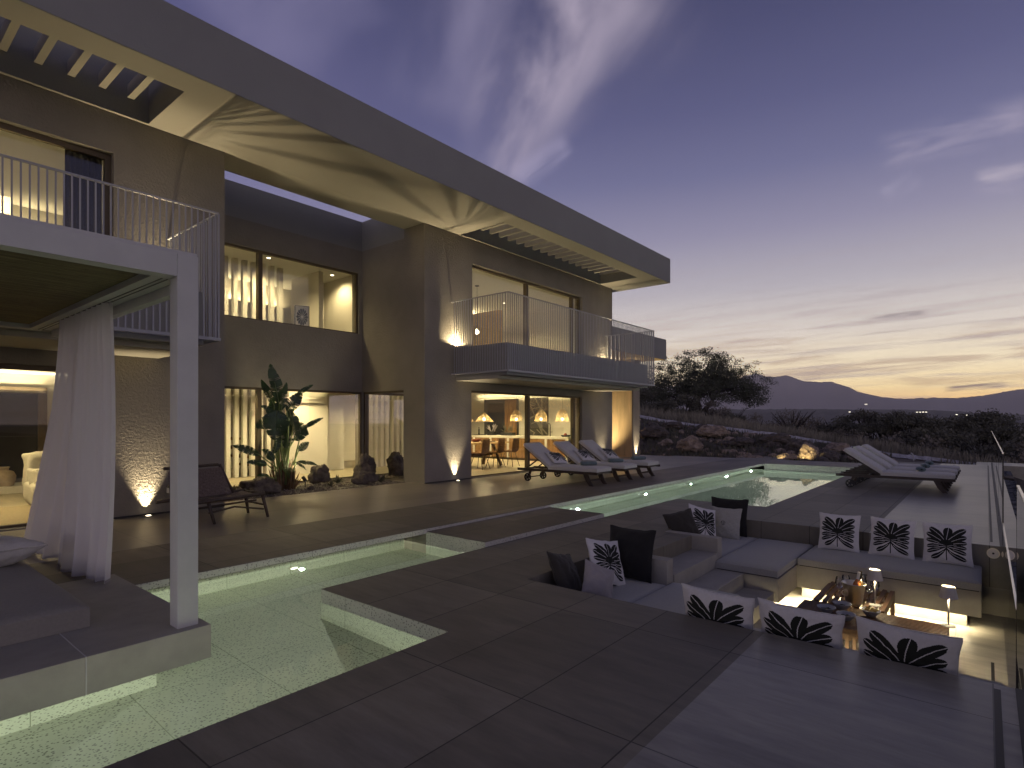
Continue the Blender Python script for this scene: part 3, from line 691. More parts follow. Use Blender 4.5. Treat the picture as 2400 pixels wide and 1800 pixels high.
b = MB(); hx, hy = bx - .075, by + .06
b.tube([(bx - .078, by + .052, TZ + .15), (bx - .10, by + .066, TZ + .15)], .012, 10); b.tube([(bx - .098, by + .066 + .028 * math.cos(a), TZ + .125 + .028 * math.sin(a)) for a in [k * math.pi / 8 for k in range(17)]], .004, 6); b.build('handle', 'steel', t)
def bottle(x, y, tilt, body, label):
    b = MB(); b.lathe([(0, 0), (.036, 0), (.037, .16), (.034, .185), (.016, .225), (.0135, .232)], 0, 0, 20)
    t = thing('wine_bottle', label, 'bottle', (x, y, TZ + .035), 0, 'bottles in the wine bucket'); OFF[t.name] = Vector()
    b.build('bottle_body', body, t); b = MB(); b.lathe([(.0145, .226), (.0145, .295), (.0155, .298), (.0155, .308), (0, .309)], 0, 0, 16); b.build('neck', 'foil' if body == 'bottle_glass' else 'bottle_dark', t)
    t.rotation_euler = tilt
bottle(bx - .01, by - .0, (R(8), R(10), 0), 'bottle_glass', 'rose wine bottle with white foil neck in the bucket')
bottle(bx + .035, by - .035, (R(3), R(8), 0), 'bottle_dark', 'dark wine bottle behind the white necked one')
def glass(x, y, label):
    t = thing('wine_glass', label, 'wine glass', (x, y, TZ), 0, 'stemmed wine glasses on the slatted table')
    b = MB(); b.lathe([(.036, TZ + .001), (.036, TZ + .003), (.004, TZ + .008), (.0035, TZ + .09), (.012, TZ + .10), (.038, TZ + .125), (.046, TZ + .155), (.042, TZ + .19), (.034, TZ + .222)], x, y, 24); b.build('glass', 'wine_glass', t)
for i, (x, y, l) in enumerate(((7.14, 1.24, 'wine glass nearest the bucket on its left, front one'), (7.26, 1.20, 'wine glass just behind the front left one'), (7.42, 1.07, 'wine glass far behind the bucket'), (7.16, .96, 'wine glass between the bucket and the pleated lamp'), (7.30, .93, 'wine glass behind the pleated lamp'))): glass(x, y, l)
def bowl(x, y, food, label):
    t = thing('snack_bowl', label, 'bowl', (x, y, TZ), 0, 'snack bowls on the long slatted table')
    b = MB(); b.lathe([(0, TZ + .004), (.035, TZ + .002), (.045, TZ + .012), (.083, TZ + .058), (.086, TZ + .066), (.080, TZ + .064), (.042, TZ + .02), (0, TZ + .015)], x, y, 32); b.build('bowl', 'ceramic', t)
    b = MB(); r_ = random.Random(x * 100)
    for k in range(60 if food == 'crisp_food' else 26):
        a = r_.uniform(0, 6.28); q = r_.uniform(0, .06 if food == 'crisp_food' else .045); c = Vector((x + q * math.cos(a), y + q * math.sin(a), TZ + (.066 + .012 * (1 - q / .06) if food == 'crisp_food' else .04)))
        s_ = r_.uniform(.008, .013); m_ = Matrix.Translation(c) @ Matrix.Rotation(r_.uniform(0, 3), 4, Vector((r_.random(), r_.random(), r_.random())).normalized())
        b.box(-s_, s_, -s_ * .6, s_ * .6, -s_ * .4, s_ * .4, m_)
    b.build('food', food, t)
bowl(6.47, 1.24, 'olive_food', 'grey bowl of olives on the left of the long table'); bowl(6.70, 1.14, 'olive_food', 'grey bowl of olives at the back, nearest the bucket')
bowl(6.36, 1.05, 'olive_food', 'grey bowl of nuts at the front between two pillows'); bowl(6.64, .88, 'crisp_food', 'bowl heaped with yellow crisps')

# ------------------------------------------------------------------ glass balustrade
def glass_panel(x0, x1, z0, z1, label, cap=True, thick=.012):
    t = thing('glass_balustrade', label, 'glass balustrade', ((x0 + x1) / 2, -.155, z0))
    b = MB(); b.box(x0, x1, -.161, -.149, z0, z1)
    b.build('pane', 'clear_glass', t)
    for e0 in (x0 - .004, x1 + .0005): b = MB(); b.box(e0, e0 + .0035, -.162, -.148, z0, z1); b.build('edge', 'frame_dark', t)
    if cap:
        b = MB(); b.box(x0, x1, -.162, -.148, z1 + .001, z1 + .010); b.build('cap_rail', 'steel', t)
for k in range(7):
    x0 = 9.07 + k * 2.77
    glass_panel(x0, x0 + 2.745, 0.0, 1.1, 'tall glass balustrade panel %s on the far deck' % ['nearest the lounge pit', 'second from the pit', 'third from the pit', 'fourth from the pit', 'fifth from the pit', 'sixth from the pit', 'at the far end'][k])
glass_panel(4.95, 9.0, -.82, .27, 'glass panel standing in the lounge pit with its top just above the deck')
glass_panel(.6, 4.86, 0.0, 1.08, 'glass panel along the near deck at the right edge')
b = MB()
for i in range(60):
    x0 = 5 + i * .42; r_ = random.Random(i)
    for j in range(3): b.box(x0 + r_.uniform(0, .05), x0 + .40, -.62 + j * .14, -.49 + j * .14, -1.4, -.16 + r_.uniform(-.04, .03))
tag(b.build('stone_wall', 'slate'), 'rough blue grey stone wall below the glass balustrade', 'stone wall')

# ------------------------------------------------------------------ house
house = thing('house', 'two storey modern villa with a long flat overhanging roof', 'house', (6, 9.56, .1))
G0, UF = .1, 3.22
W = 9.56
b = MB()
panel(b, 'y', W, .3, -4, 4.22, -.4, 5.87, [(-1.6, 2.64, .12, 2.23), (-1.6, 2.68, UF, 5.30)])
panel(b, 'y', W, .3, 8.535, 16.78, -.4, 5.87, [(10.03, 14.96, .12, 2.23), (10.06, 14.96, UF, 5.29)])
panel(b, 'x', 8.535, .28, W + .3, 11.84, -.4, 5.66, [(10.27, 11.86, .12, 2.2)])
b.box(8.535, 8.815, W + .3, 10.25, 5.66, 5.87); b.box(3.94, 4.22, W + .3, 10.25, 5.66, 5.87)
panel(b, 'x', 4.22, -.28, W + .3, 11.84, -.4, 5.66, [])
panel(b, 'y', 11.84, .28, 3.94, 8.815, -.4, 5.66, [(4.22, 8.535, .12, 2.2), (4.30, 8.44, 3.62, 5.11)])
panel(b, 'x', 16.78, -.28, W + .3, 17.8, -.4, 5.87, [])
b.box(-4, 16.5, 17.5, 17.8, -.4, 5.87)
b.box(-4.3, -4, W, 17.8, -.4, 5.87)
b.build('wall', 'stucco', house)
b = MB()   # black strip drawn as a shadow gap along the foot of the walls
for x0, x1 in ((2.66, 4.215), (8.54, 10.02), (14.97, 16.775)): b.box(x0, x1, W - .004, W - .001, .1, .125)
b.build('shadow_gap_strip', 'frame_dark', house)
# roof
SF, RT, RE = 5.87, 6.63, 17.26
b = MB()
panel(b, 'z', SF, RT - SF, -4, RE, 7.74, 10.25, [(-2.2, 3.10, 8.2, 9.5), (9.62, 15.93, 8.2, 9.5)])
roof = b.build('roof', 'fascia', house)
b = MB(); panel(b, 'z', 5.66, .72, -4, RE, 10.252, 17.8, [(4.22, 8.535, 10.0, 11.84)]); b.build('roof', 'fascia', house)
b = MB(); panel(b, 'z', SF - .006, .004, -3.99, RE - .01, 7.75, 9.55, [(-2.2, 3.10, 8.2, 9.5), (9.62, 15.93, 8.2, 9.5)])
b.box(4.23, 8.52, 9.552, 10.24, SF - .006, SF - .002); b.box(16.79, RE - .01, 9.55, 10.24, SF - .006, SF - .002)
b.build('soffit', 'soffit', house)
for u0, u1 in ((-2.0, 3.0), (9.92, 15.9)):
    b = MB(); u = u0 if u0 > 0 else 2.83 - .35 * 13
    while u < u1 + .01: b.box(u, u + .085, 8.2, 9.5, 6.14, 6.32); u += .35
    b.build('skylight_louvres', 'soffit', house)
# floors and ceilings inside
b = MB()
b.box(-4, 3.94, W + .02, 17.5, -.3, .115); b.box(3.94, 8.815, 11.86, 17.5, -.3, .115); b.box(8.56, 16.5, W + .02, 11.86, -.3, .115); b.box(8.815, 16.5, 11.86, 17.5, -.3, .115)
b.build('floor', 'interior_floor', house)
b = MB(); b.box(-4, 3.94, W + .3, 17.5, 2.5, 3.2); b.box(3.94, 8.815, 12.12, 17.5, 2.5, 3.2); b.box(8.815, 16.5, W + .3, 17.5, 2.5, 3.2)
b.box(-4, 3.94, W + .3, 17.5, 5.42, 5.6); b.box(3.94, 8.815, 12.12, 17.5, 5.25, 5.6); b.box(8.815, 16.5, W + .3, 17.5, 5.42, 5.6)
b.build('ceiling', 'ceiling_paint', house)
b = MB()   # inner walls
b.box(-4, -3.9, W + .31, 17.5, .12, 2.5); b.box(3.6, 3.93, W + .31, 14, .12, 2.5); b.box(-4, 3.6, 15.2, 15.3, .12, 2.5)
b.box(-4, -3.9, W + .31, 17.5, 3.2, 5.42); b.box(3.6, 3.93, W + .31, 13, 3.2, 5.42); b.box(-4, 3.93, 13.6, 13.7, 3.2, 5.42)
b.box(8.6, 9.55, 14.1, 14.3, .12, 2.5); b.box(9.9, 11.0, 13.7, 13.9, .12, 2.5); b.box(7.6, 8.7, 13.6, 13.8, .12, 2.5); b.box(3.95, 16.4, 16.9, 17.0, .12, 2.5)
b.box(16.46, 16.497, W + .31, 17.5, .12, 2.5); b.box(16.46, 16.497, W + .31, 17.5, 3.2, 5.42)
b.box(3.95, 9.5, 15.4, 15.5, 3.2, 5.25); b.box(8.0, 8.12, 12.9, 14.2, 3.2, 5.25); b.box(8.12, 8.78, 13.9, 14.0, 3.2, 5.25)
b.box(8.82, 16.4, 14.6, 14.7, 3.2, 5.42); b.box(8.82, 8.9, W + .31, 14.5, 3.2, 5.42)
b.build('inner_wall', 'plaster', house)
b = MB(); b.box(8.83, 8.9, 9.9, 10.2, .12, 2.5); b.box(8.83, 8.86, 10.0, 11.0, .12, .13); b.build('inner_wall', 'plaster', house)
# glazing: frames with panes as sub parts
def glazing(axis, f, a0, a1, z0, z1, mull=(), mat_f='frame_bronze', fw=.05, name='window'):
    b = MB()
    P = (lambda A0, A1, Z0, Z1, t0=0, t1=.07: b.box(A0, A1, f + t0, f + t1, Z0, Z1)) if axis == 'y' else (lambda A0, A1, Z0, Z1, t0=0, t1=.07: b.box(f + t0, f + t1, A0, A1, Z0, Z1))
    P(a0, a1, z1 - fw, z1); P(a0, a1, z0, z0 + fw * .5); P(a0, a0 + fw, z0 + fw * .5, z1 - fw); P(a1 - fw, a1, z0 + fw * .5, z1 - fw)
    for m_ in mull: P(m_ - .045, m_ + .045, z0 + fw * .5, z1 - fw, -.02, .09)
    fr = b.build(name, mat_f, house)
    cuts = [a0 + fw] + sorted(mull) + [a1 - fw]
    for p, q in zip(cuts[:-1], cuts[1:]):
        b = MB(); e = .046
        p_, q_ = p + (e if p in mull else 0), q - (e if q in mull else 0)
        if axis == 'y': b.quad((p_, f + .035, z0 + fw * .5), (q_, f + .035, z0 + fw * .5), (q_, f + .035, z1 - fw), (p_, f + .035, z1 - fw))
        else: b.quad((f + .035, p_, z0 + fw * .5), (f + .035, q_, z0 + fw * .5), (f + .035, q_, z1 - fw), (f + .035, p_, z1 - fw))
        b.build('pane', 'window_glass', fr)
    return fr
glazing('y', W + .10, -1.6, 2.64, .12, 2.23, (.6,), fw=.07)
glazing('y', W + .10, -1.6, 2.68, UF, 5.30, (.4,), fw=.08)
d_ = glazing('y', W + .08, 10.03, 14.96, .12, 2.23, (12.36, 14.6), fw=.05, name='sliding_door')
b = MB(); b.box(14.49, 14.52, W + .04, W + .058, .95, 1.28); b.build('door_handle', 'frame_dark', d_)
glazing('y', W + .10, 10.06, 14.96, UF, 5.29, (12.32, 14.55), fw=.06)
glazing('y', 11.86, 4.22, 8.535, .12, 2.2, (5.95,), fw=.05)
glazing('x', 8.58, 10.27, 11.84, .12, 2.2, (), fw=.05)
glazing('y', 11.88, 4.30, 8.44, 3.62, 5.11, (5.98,), fw=.05)
# balconies
def balcony(u0, u1, label_off=0):
    b = MB(); b.box(u0 + .13, u1 - .13, 8.0, W - .002, 2.50, 3.2)
    sl = b.build('balcony', 'fascia', house)
    b = MB(); b.box(u0 + .14, u1 - .14, 8.25, W - .003, 2.43, 2.498); b.build('drip_edge', 'soffit', sl)
    v = 7.856; b = MB()
    b.box(u0, u1, v - .02, v + .02, 4.235, 4.255); b.box(u0 - .02, u1 + .02, v - .03, v + .03, 2.555, 2.595)
    ends = [u for u in (u0, u1) if u > -3]
    for e in ends: b.box(e - .015, e + .015, v + .03, W, 4.235, 4.255); b.box(e - .02, e + .02, v + .03, W, 2.555, 2.595)
    u = u0
    while u < u1 - .01: b.box(u - .0075, u + .0075, v - .0075, v + .0075, 2.59, 4.24); u += .0735
    b.box(u1 - .0085, u1 + .0085, v - .018, v + .018, 2.59, 4.24)
    for e in ends:
        y = v + .0735
        while y < W - .02: b.box(e - .0075, e + .0075, y - .0075, y + .0075, 2.59, 4.24); y += .0735
    b.build('railing', 'rail_metal', sl)
balcony(9.37, 16.32); balcony(-4, 3.387)
b = MB(); b.box(16.78, 21.0, 9.58, 15, 3.86, 4.64); b.build('parapet', 'fascia', house)
b = MB(); b.box(16.79, 20.98, 9.6, 14.9, 3.852, 3.858); b.build('soffit', 'panel_wood', house)
b = MB(); b.box(19.96, 20.5, 10.46, 11.0, .1, 3.85); b.build('pillar', 'stucco', house)
b = MB(); b.box(19.93, 19.958, 10.5, 14.8, .1, 3.85); b.build('wood_screen', 'panel_wood', house)
# ---- lamps of the house
def downlight(x, y, z, power, label, r=.045, spot=150):
    t = thing('downlight', label, 'ceiling light', (x, y, z), 0, 'recessed ceiling lights inside the house')
    b = MB(); b.lathe([(r, z - .004), (r + .012, z - .004), (r + .012, z)], x, y, 20); b.build('rim', 'ceiling_paint', t)
    b = MB(); b.disc((x, y, z - .003), r, 20); b.build('lens', 'lamp_on', t)
    if power: light('SPOT', 'bulb', (x, y, z - .03), power * 4.2, WARM, t, spot_size=R(spot), spot_blend=.7, shadow_soft_size=.08)
DL = [(1.2, 11.4, 2.5, 60, 'ceiling light over the armchair in the ground floor living room'), (-1.2, 13, 2.5, 60, 'ceiling light deep in the ground floor living room'),
      (1.6, 11.2, 5.42, 75, 'ceiling light in the upper left bedroom'), (-1.0, 12.2, 5.42, 60, 'ceiling light at the left of the upper bedroom'),
      (5.6, 12.5, 2.5, 60, 'ceiling light by the white fins on the ground floor'), (7.6, 12.9, 2.5, 75, 'ceiling light in the hall behind the plant'), (9.9, 12.6, 2.5, 50, 'ceiling light behind the corner window'), (9.9, 10.7, 2.5, 25, 'ceiling light above the passage by the corner window'),
      (6.62, 12.75, 5.25, 45, 'ceiling light above the black framed picture'), (5.0, 12.5, 5.25, 40, 'ceiling light at the left of the upper hall window'), (8.45, 13.0, 5.25, 25, 'ceiling light at the right of the upper hall'),
      (11.6, 12.6, 2.5, 70, 'ceiling light above the dining table'), (14.6, 13.9, 2.5, 80, 'ceiling light over the far end of the kitchen island'), (14.3, 11.0, 2.5, 70, 'ceiling light above the sink side of the island'), (12.6, 15.4, 2.5, 60, 'ceiling light deep in the dining room'),
      (11.2, 11.6, 5.42, 85, 'ceiling light in the upper right bedroom'), (14.6, 12.4, 5.42, 75, 'ceiling light by the wood partition upstairs')]
for d in DL: downlight(*d)
for i, (x, y, z, L, P_, lab) in enumerate(((0.6, 13.5, 4.9, 4.5, 28, 'added fill light strip along the headboard wall upstairs left'), (12.5, 14.5, 4.9, 6, 130, 'added fill light strip along the back of the upper right bedroom'), (6.4, 15.3, 4.7, 4, 30, 'added fill light strip at the back of the upper hall'), (.5, 15.0, 2.1, 5, 60, 'added fill light strip along the back of the left living room'), (16.3, 13.0, 2.38, 4.6, 22, 'added fill light strip above the kitchen wall panel'), (7.0, 13.4, 2.1, 3, 20, 'added fill light strip in the ground floor hall'))):
    t = thing('fill_strip', lab, 'light strip', (x, y, z), 0, 'added indoor fill light strips')  # added strips that brighten the ceilings and kitchen wall; the fittings are invented
    along_y = x > 16; b = MB(); b.box(x - (.02 if along_y else L / 2), x + (.02 if along_y else L / 2), y - (L / 2 if along_y else .02), y + (L / 2 if along_y else .02), z - .03, z - .01); b.build('profile', 'plaster', t)
    light('AREA', 'led', (x, y, z), P_, WARM, t, (R(180), 0, 0) if not along_y else (0, R(-100), 0), shape='RECTANGLE', size=.06 if along_y else L, size_y=L if along_y else .06)
b = MB(); b.box(-3.0, 3.4, 15.1, 15.19, 2.46, 2.49); tag(b.build('cove_light', 'led'), 'line of light along the ceiling of the left living room', 'cove light')
def uplight(x, y, z, power, label, grp='small lights at the foot of the house walls', spot=80, aim=(0, .05, 1)):
    t = thing('wall_uplight', label, 'uplight', (x, y, z), 0, grp)
    b = MB(); b.smooth = True; b.tube([(x, y, z + .001), (x, y, z + .012)], .05, 18); b.build('rim', 'steel', t)
    b = MB(); b.disc((x, y, z + .014), .034, 18); b.build('lens', 'lamp_on', t)
    light('SPOT', 'bulb', (x, y + .05, z + .02), power, (1, .81, .50), t, Vector(aim).to_track_quat('-Z', 'Y').to_euler(), spot_size=R(min(spot, 60) if spot != 89 else 89), spot_blend=1, shadow_soft_size=.012)
    if spot > 90: light('SPOT', 'bulb', (x, y, z + .03), power * .62, (1, .80, .46), t, (R(180), 0, 0), spot_size=R(spot), spot_blend=.3, shadow_soft_size=.006)
uplight(3.08, 9.44, .1, 215, 'uplight glowing at the foot of the left wing wall'); uplight(9.46, 9.44, .1, 215, 'uplight glowing on the wall left of the dining room doors')
uplight(18.9, 11.6, .1, 260, 'uplight washing the golden wood screen beyond the house corner', spot=89, aim=(.8, 0, 1))
uplight(16.09, 9.44, .1, 215, 'uplight behind the loungers right of the sliding doors'); uplight(20.2, 10.35, .1, 215, 'uplight at the foot of the far right pillar')
uplight(3.245, 9.45, 3.2, 125, 'uplight on the left balcony throwing rail shadows on the soffit', 'uplights on the balconies', 168); uplight(9.515, 9.45, 3.2, 125, 'uplight at the left end of the right balcony', 'uplights on the balconies', 168); uplight(16.2, 9.45, 3.2, 125, 'uplight at the right end of the right balcony', 'uplights on the balconies', 168)

# ---- interior things
def fins(name, label, y, u0, u1, z0, z1, n):
    t = thing(name, label, 'screen', ((u0 + u1) / 2, y, z0))
    for k in range(n):
        u = u0 + (u1 - u0) * k / (n - 1); b = MB(); b.box(u - .05, u + .05, y - .05, y + .07, z0, z1); b.build('fin', 'plaster', t)
fins('fin_screen', 'row of tall white fins behind the ground floor hall window', 14.0, 5.25, 7.45, .12, 2.5, 12)
fins('fin_screen', 'row of white fins in the upper hall left of the picture', 13.4, 4.6, 7.25, 3.2, 5.25, 13)
t = thing('staircase', 'wooden stair treads rising behind the white fins', 'stairs', (6, 14.8, .12))
for k in range(10):
    b = MB(); b.box(7.2 - k * .26, 7.5 - k * .26, 14.3, 15.5, .3 + k * .24, .36 + k * .24); b.build('tread', 'island_wood', t)
t = thing('framed_picture', 'black framed round leaf print leaning on the upper window sill', 'picture', (7.15, 12.2, 3.65), 0)
Mx = Matrix.Translation((7.15, 12.22, 3.64)) @ Matrix.Rotation(R(-22), 4, 'Z')
b = MB(); b.box(-.16, .16, 0, .13, 0, .52, Mx); b.build('frame', 'black_gloss', t)
b = MB(); b.box(-.145, .145, -.004, -.001, .015, .505, Mx); b.build('mount', 'plaster', t)
b = MB()
for k in range(14):
    a = 2 * math.pi * k / 14; c0 = Vector((0, -.006, .26)); p = [c0 + Vector((math.cos(a + d) * r_ * .95, 0, math.sin(a + d) * r_ * 1.45)) for d, r_ in ((0, .015), (-.2, .12), (0, .14), (.2, .12))]
    b.add([Mx @ q for q in p], [(0, 1, 2, 3)])
b.build('print', 'print_black', t)
# living room left
t = thing('armchair', 'armchair in a loose pale slipcover in the ground floor living room', 'armchair', (2.3, 12.2, .12), 0)
b = MB()
def blob(b, x0, x1, y0, y1, z0, z1, n=12, p=5, amp=.02, seed=0):
    c = Vector(((x0 + x1) / 2, (y0 + y1) / 2, (z0 + z1) / 2)); h = Vector(((x1 - x0) / 2, (y1 - y0) / 2, (z1 - z0) / 2))
    def f(u, v):
        th = math.pi * (v - .5); ph = 2 * math.pi * u
        sg = lambda q: (1 if q >= 0 else -1) * abs(q) ** (2 / p)
        d = Vector((sg(math.cos(th)) * sg(math.cos(ph)), sg(math.cos(th)) * sg(math.sin(ph)), sg(math.sin(th))))
        q = Vector((d.x * h.x, d.y * h.y, d.z * h.z)) + c
        return q + d * noise.noise(q * 6 + Vector((seed, 0, 0))) * amp
    b.grid(f, n * 2, n)
blob(b, 2.12, 2.84, 11.4, 12.1, .14, .52, 18, 6, .05); blob(b, 2.16, 2.34, 11.4, 12.1, .4, .72, 16, 6, .05, 3); b.build('seat', 'slipcover', t)
b = MB(); blob(b, 2.14, 2.84, 11.95, 12.25, .4, .98, 18, 6, .07, 5); b.build('backrest', 'slipcover', t)
b = MB(); b.lathe([(0, .12), (.15, .12), (.19, .2), (.235, .36), (.24, .44), (.2, .52), (.13, .55), (.13, .58), (.15, .6), (.14, .61), (.11, .6), (.1, .5), (0, .4)], 2.22, 14.55, 30)
tag(b.build('clay_vase', 'terracotta', None, 0, (2.22, 14.55, .12)), 'large clay urn on the floor by the dark door in the left room', 'vase')
b = MB(); b.box(1.0, 3.4, 14.2, 15.19, .116, .25); tag(b.build('hearth', 'plaster'), 'low pale plinth along the back of the left living room', 'plinth')
t = thing('interior_door', 'dark glazed door at the back of the left living room', 'door', (2.2, 15.1, .25), 0)
b = MB(); panel(b, 'y', 15.1, .09, 1.2, 3.05, .25, 2.18, [(1.35, 2.9, .32, 2.05)]); b.build('door_frame', 'frame_bronze', t)
b = MB(); b.box(1.352, 2.898, 15.12, 15.17, .322, 2.048); b.build('pane', 'black_gloss', t)
b = MB(); b.box(.2, 2.2, 9.95, 12.0, .117, .128); o = b.build('rug', ['rug', 'rug_dark']); tag(o, 'woven rug with a dark stripe inside the left window', 'rug')
b = MB(); b.box(1.0, 1.14, 9.95, 12.0, .1285, .131); b.build('stripe', 'rug_dark', o)
t = thing('side_lantern', 'small dark lantern with a pale rim on the wall beside the post', 'wall lantern', (3.42, 9.5, .42))
b = MB(); b.box(3.36, 3.46, 9.42, 9.555, .41, .49); b.build('body', 'white_metal', t); b = MB(); b.lathe([(.07, .49), (.01, .6)], 3.41, 9.48, 12); b.build('cap', 'frame_dark', t)
# upper left bedroom
t = thing('curtain', 'dark grey curtain bunched at the upper left window', 'curtain', (2.5, 9.85, 3.22))
b = MB(); b.grid(lambda u, v: (2.18 + .44 * u, 9.84 + .045 * math.sin(u * 40) , 3.23 + 2.05 * v), 60, 4); b.build('fabric', 'curtain_dark', t)
b = MB(); b.box(1.75, 1.95, 11.8, 13.6, 3.2, 5.0); b.box(-1.5, 1.6, 13.4, 13.58, 3.22, 4.1)
tag(b.build('headboard', 'plaster'), 'pale built in headboard wall in the upper left bedroom', 'headboard')
# kitchen and dining
t = thing('kitchen_island', 'kitchen island with wood panels and a white worktop', 'kitchen island', (15.6, 12.8, .12))
b = MB(); b.box(15.56, 16.35, 10.5, 15.6, .88, .96); 
for k in range(7): y = 10.52 + k * .83; b.box(15.56, 15.6, y, y + .09, .2, .88)
b.build('worktop', 'plaster', t)
for k in range(6):
    y = 10.52 + k * .83 + .09; b = MB(); b.box(15.58, 15.62, y, y + .74, .2, .878); b.build('front_panel', 'island_wood', t)
b = MB(); b.box(15.64, 16.3, 10.55, 15.5, .12, .2); b.build('plinth', 'frame_bronze', t)
t = thing('kitchen_tap', 'tall square black tap on the kitchen island', 'tap', (15.9, 11.55, .96))
b = MB(); b.tube([(15.9, 11.45, .96), (15.9, 11.45, 1.36), (15.9, 11.47, 1.39), (15.9, 11.82, 1.39)], .014, 8); b.build('spout', 'frame_dark', t)
b = MB(); b.tube([(15.9, 11.45, 1.1), (15.9, 11.36, 1.12)], .009, 6); b.build('tap_handle', 'frame_dark', t)
t = thing('wall_art', 'leaf pattern screen in grey and cream on the kitchen wall', 'wall panel', (16.45, 12.4, 1.6))
b = MB(); b.box(16.43, 16.455, 11.93, 12.9, .97, 2.33); b.build('backing', 'screen_dark', t)
b = MB(); rr = random.Random(3)
Pn = lambda y, z: (16.426, y, z)
for (y0, z0, y1, z1) in ((12.15, .98, 12.85, 2.3), (11.95, 1.4, 12.5, 2.32), (12.2, .98, 12.2, 2.32), (11.95, 1.0, 12.5, 1.5), (12.05, 1.9, 12.9, 1.5)):
    b.bar(Pn(y0, z0), Pn(y1, z1), .05, .006, (1, 0, 0))
for k in range(15):
    y0 = 11.98 + rr.random() * .85; z0 = 1.0 + rr.random() * 1.2; a = rr.uniform(-.9, .9); L = rr.uniform(.15, .35)
    b.bar((16.4245, y0, z0), (16.4245, min(12.88, max(11.95, y0 + L * math.cos(a))), min(2.3, z0 + L * math.sin(a))), .035, .004, (1, 0, 0))
b.build('pattern', 'screen_light', t)
t = thing('dark_cabinet', 'tall dark glazed cabinet on the kitchen wall behind the island', 'cabinet', (16.4, 14, .12))
b = MB(); b.box(16.35, 16.455, 13.28, 14.9, .5, 2.3); b.build('carcass', 'screen_dark', t); b = MB(); b.box(16.335, 16.348, 13.9, 14.72, .6, 2.15); b.build('door', 'black_gloss', t); b = MB(); b.box(16.335, 16.348, 13.3, 13.85, .6, 2.28); b.build('door', 'island_wood', t)
def pendant(x, y, zb, zt, r, kind, label, ceil=2.5):
    t = thing('pendant_lamp', label, 'pendant lamp', (x, y, zb), 0, 'woven pendant lamps in the dining room')
    b = MB(); n = 9
    if kind == 'cone': b.lathe([(r * (.12 + .88 * (1 - k / n)), zb + (zt - zb) * (k / n)) for k in range(n + 1)], x, y, 32)
    else: b.lathe([(r * max(.08, (1 - (k / n) ** 2.4)) ** .5, zb + (zt - zb) * (k / n)) for k in range(n + 1)], x, y, 32)
    b.build('lamp_shade', 'wicker_shade', t)
    b = MB(); b.tube([(x, y, zt - .02), (x + .02, y, ceil)], .004, 5); b.build('cord', 'frame_dark', t)
    b = MB(); b.lathe([(.001, zb + .03), (.035, zb + .06), (.04, zb + .09), (.02, zb + .12), (.001, zb + .13)], x, y, 14); b.build('bulb_glass', 'lamp_on', t)
    light('POINT', 'bulb', (x, y, zb + .02), 12, WARM, t, shadow_soft_size=.04)
pendant(13.05, 11.9, 1.46, 1.75, .30, 'cone', 'cone shaped wicker pendant over the dining table'); pendant(12.25, 11.95, 1.46, 1.75, .30, 'cone', 'wicker pendant partly hidden by the wall left of the doors')
for y, s_ in ((11.62, 'right of the door mullion'), (12.7, 'left of the door mullion, half hidden'), (10.75, 'hidden near the tap')):
    pendant(15.6, y, 1.47, 1.87, .215, 'dome', 'dome shaped wicker pendant over the island, ' + s_)
t = thing('dining_table', 'wooden dining table with splayed legs behind the glass doors', 'dining table', (12.6, 11.85, .12))
b = MB(); b.box(10.9, 13.7, 11.45, 12.35, .80, .85); b.build('table_top', 'panel_wood', t)
b = MB(); b.box(11.2, 13.4, 11.85, 11.95, .42, .5); b.build('stretcher', 'teak', t)
for x in (11.3, 13.3):
    for s_ in (-1, 1): b = MB(); b.bar((x, 11.9 + s_ * .12, .8), (x + .12 * (1 if x > 12 else -1), 11.9 + s_ * .38, .12), .09, .07); b.build('leg', 'teak', t)
def dchair():
    t = thing('dining_chair', 'x', 'dining chair', (0, 0, 0), 0, 'woven chairs along the dining table')
    b = MB()
    def sh(u, v):      # shell: seat then curved back
        a = 2 * u - 1
        if v < .45: return (a * .22, -.2 + v / .45 * .36, .46 - .02 * (1 - a * a) + .03 * a * a)
        k = (v - .45) / .55
        return (a * (.23 - .02 * k), .16 + .09 * k - .05 * a * a * (k), .46 + .4 * k + .02 * (1 - a * a) * 0)
    b.grid(sh, 10, 16); o = b.build('seat_shell', 'rattan', t); o.modifiers.new('s', 'SOLIDIFY').thickness = .018
    for sx in (-1, 1):
        for sy in (-1, 1):
            b = MB(); b.tube([(sx * .12, sy * .1, .45), (sx * .22, sy * .21, 0)], .009, 6); b.build('leg', 'frame_dark', t)
    return t
c0 = dchair()
for i, (x, y, rz, lab) in enumerate(((12.02, 11.12, 180, 'woven dining chair at the left edge of the doors'), (12.72, 11.14, 180, 'middle woven dining chair seen from behind'), (13.36, 11.12, 180, 'woven dining chair nearest the table end'), (12.4, 12.65, 0, 'woven dining chair on the far side of the table'))):
    o = c0 if i == 0 else copy_tree(c0); place(o, (x, y, .117), (0, 0, R(rz + 12)), lab)
def small(name, label, cat, fn, m_, loc):
    b = MB(); fn(b); return tag(b.build(name, m_, None, 0, loc), label, cat)
small('fruit_bowl', 'red bowl on the dining table', 'bowl', lambda b: b.lathe([(0, .86), (.08, .86), (.17, .95), (.165, .95), (.07, .875), (0, .87)], 12.6, 11.8, 24), 'bowl_red', (12.6, 11.8, .85))
small('serving_tray', 'dark tray with dishes on the dining table', 'tray', lambda b: (b.box(12.95, 13.35, 11.7, 11.95, .852, .87), b.lathe([(0, .871), (.06, .871), (.09, .9)], 13.1, 11.8, 18)), 'frame_dark', (13.1, 11.8, .85))
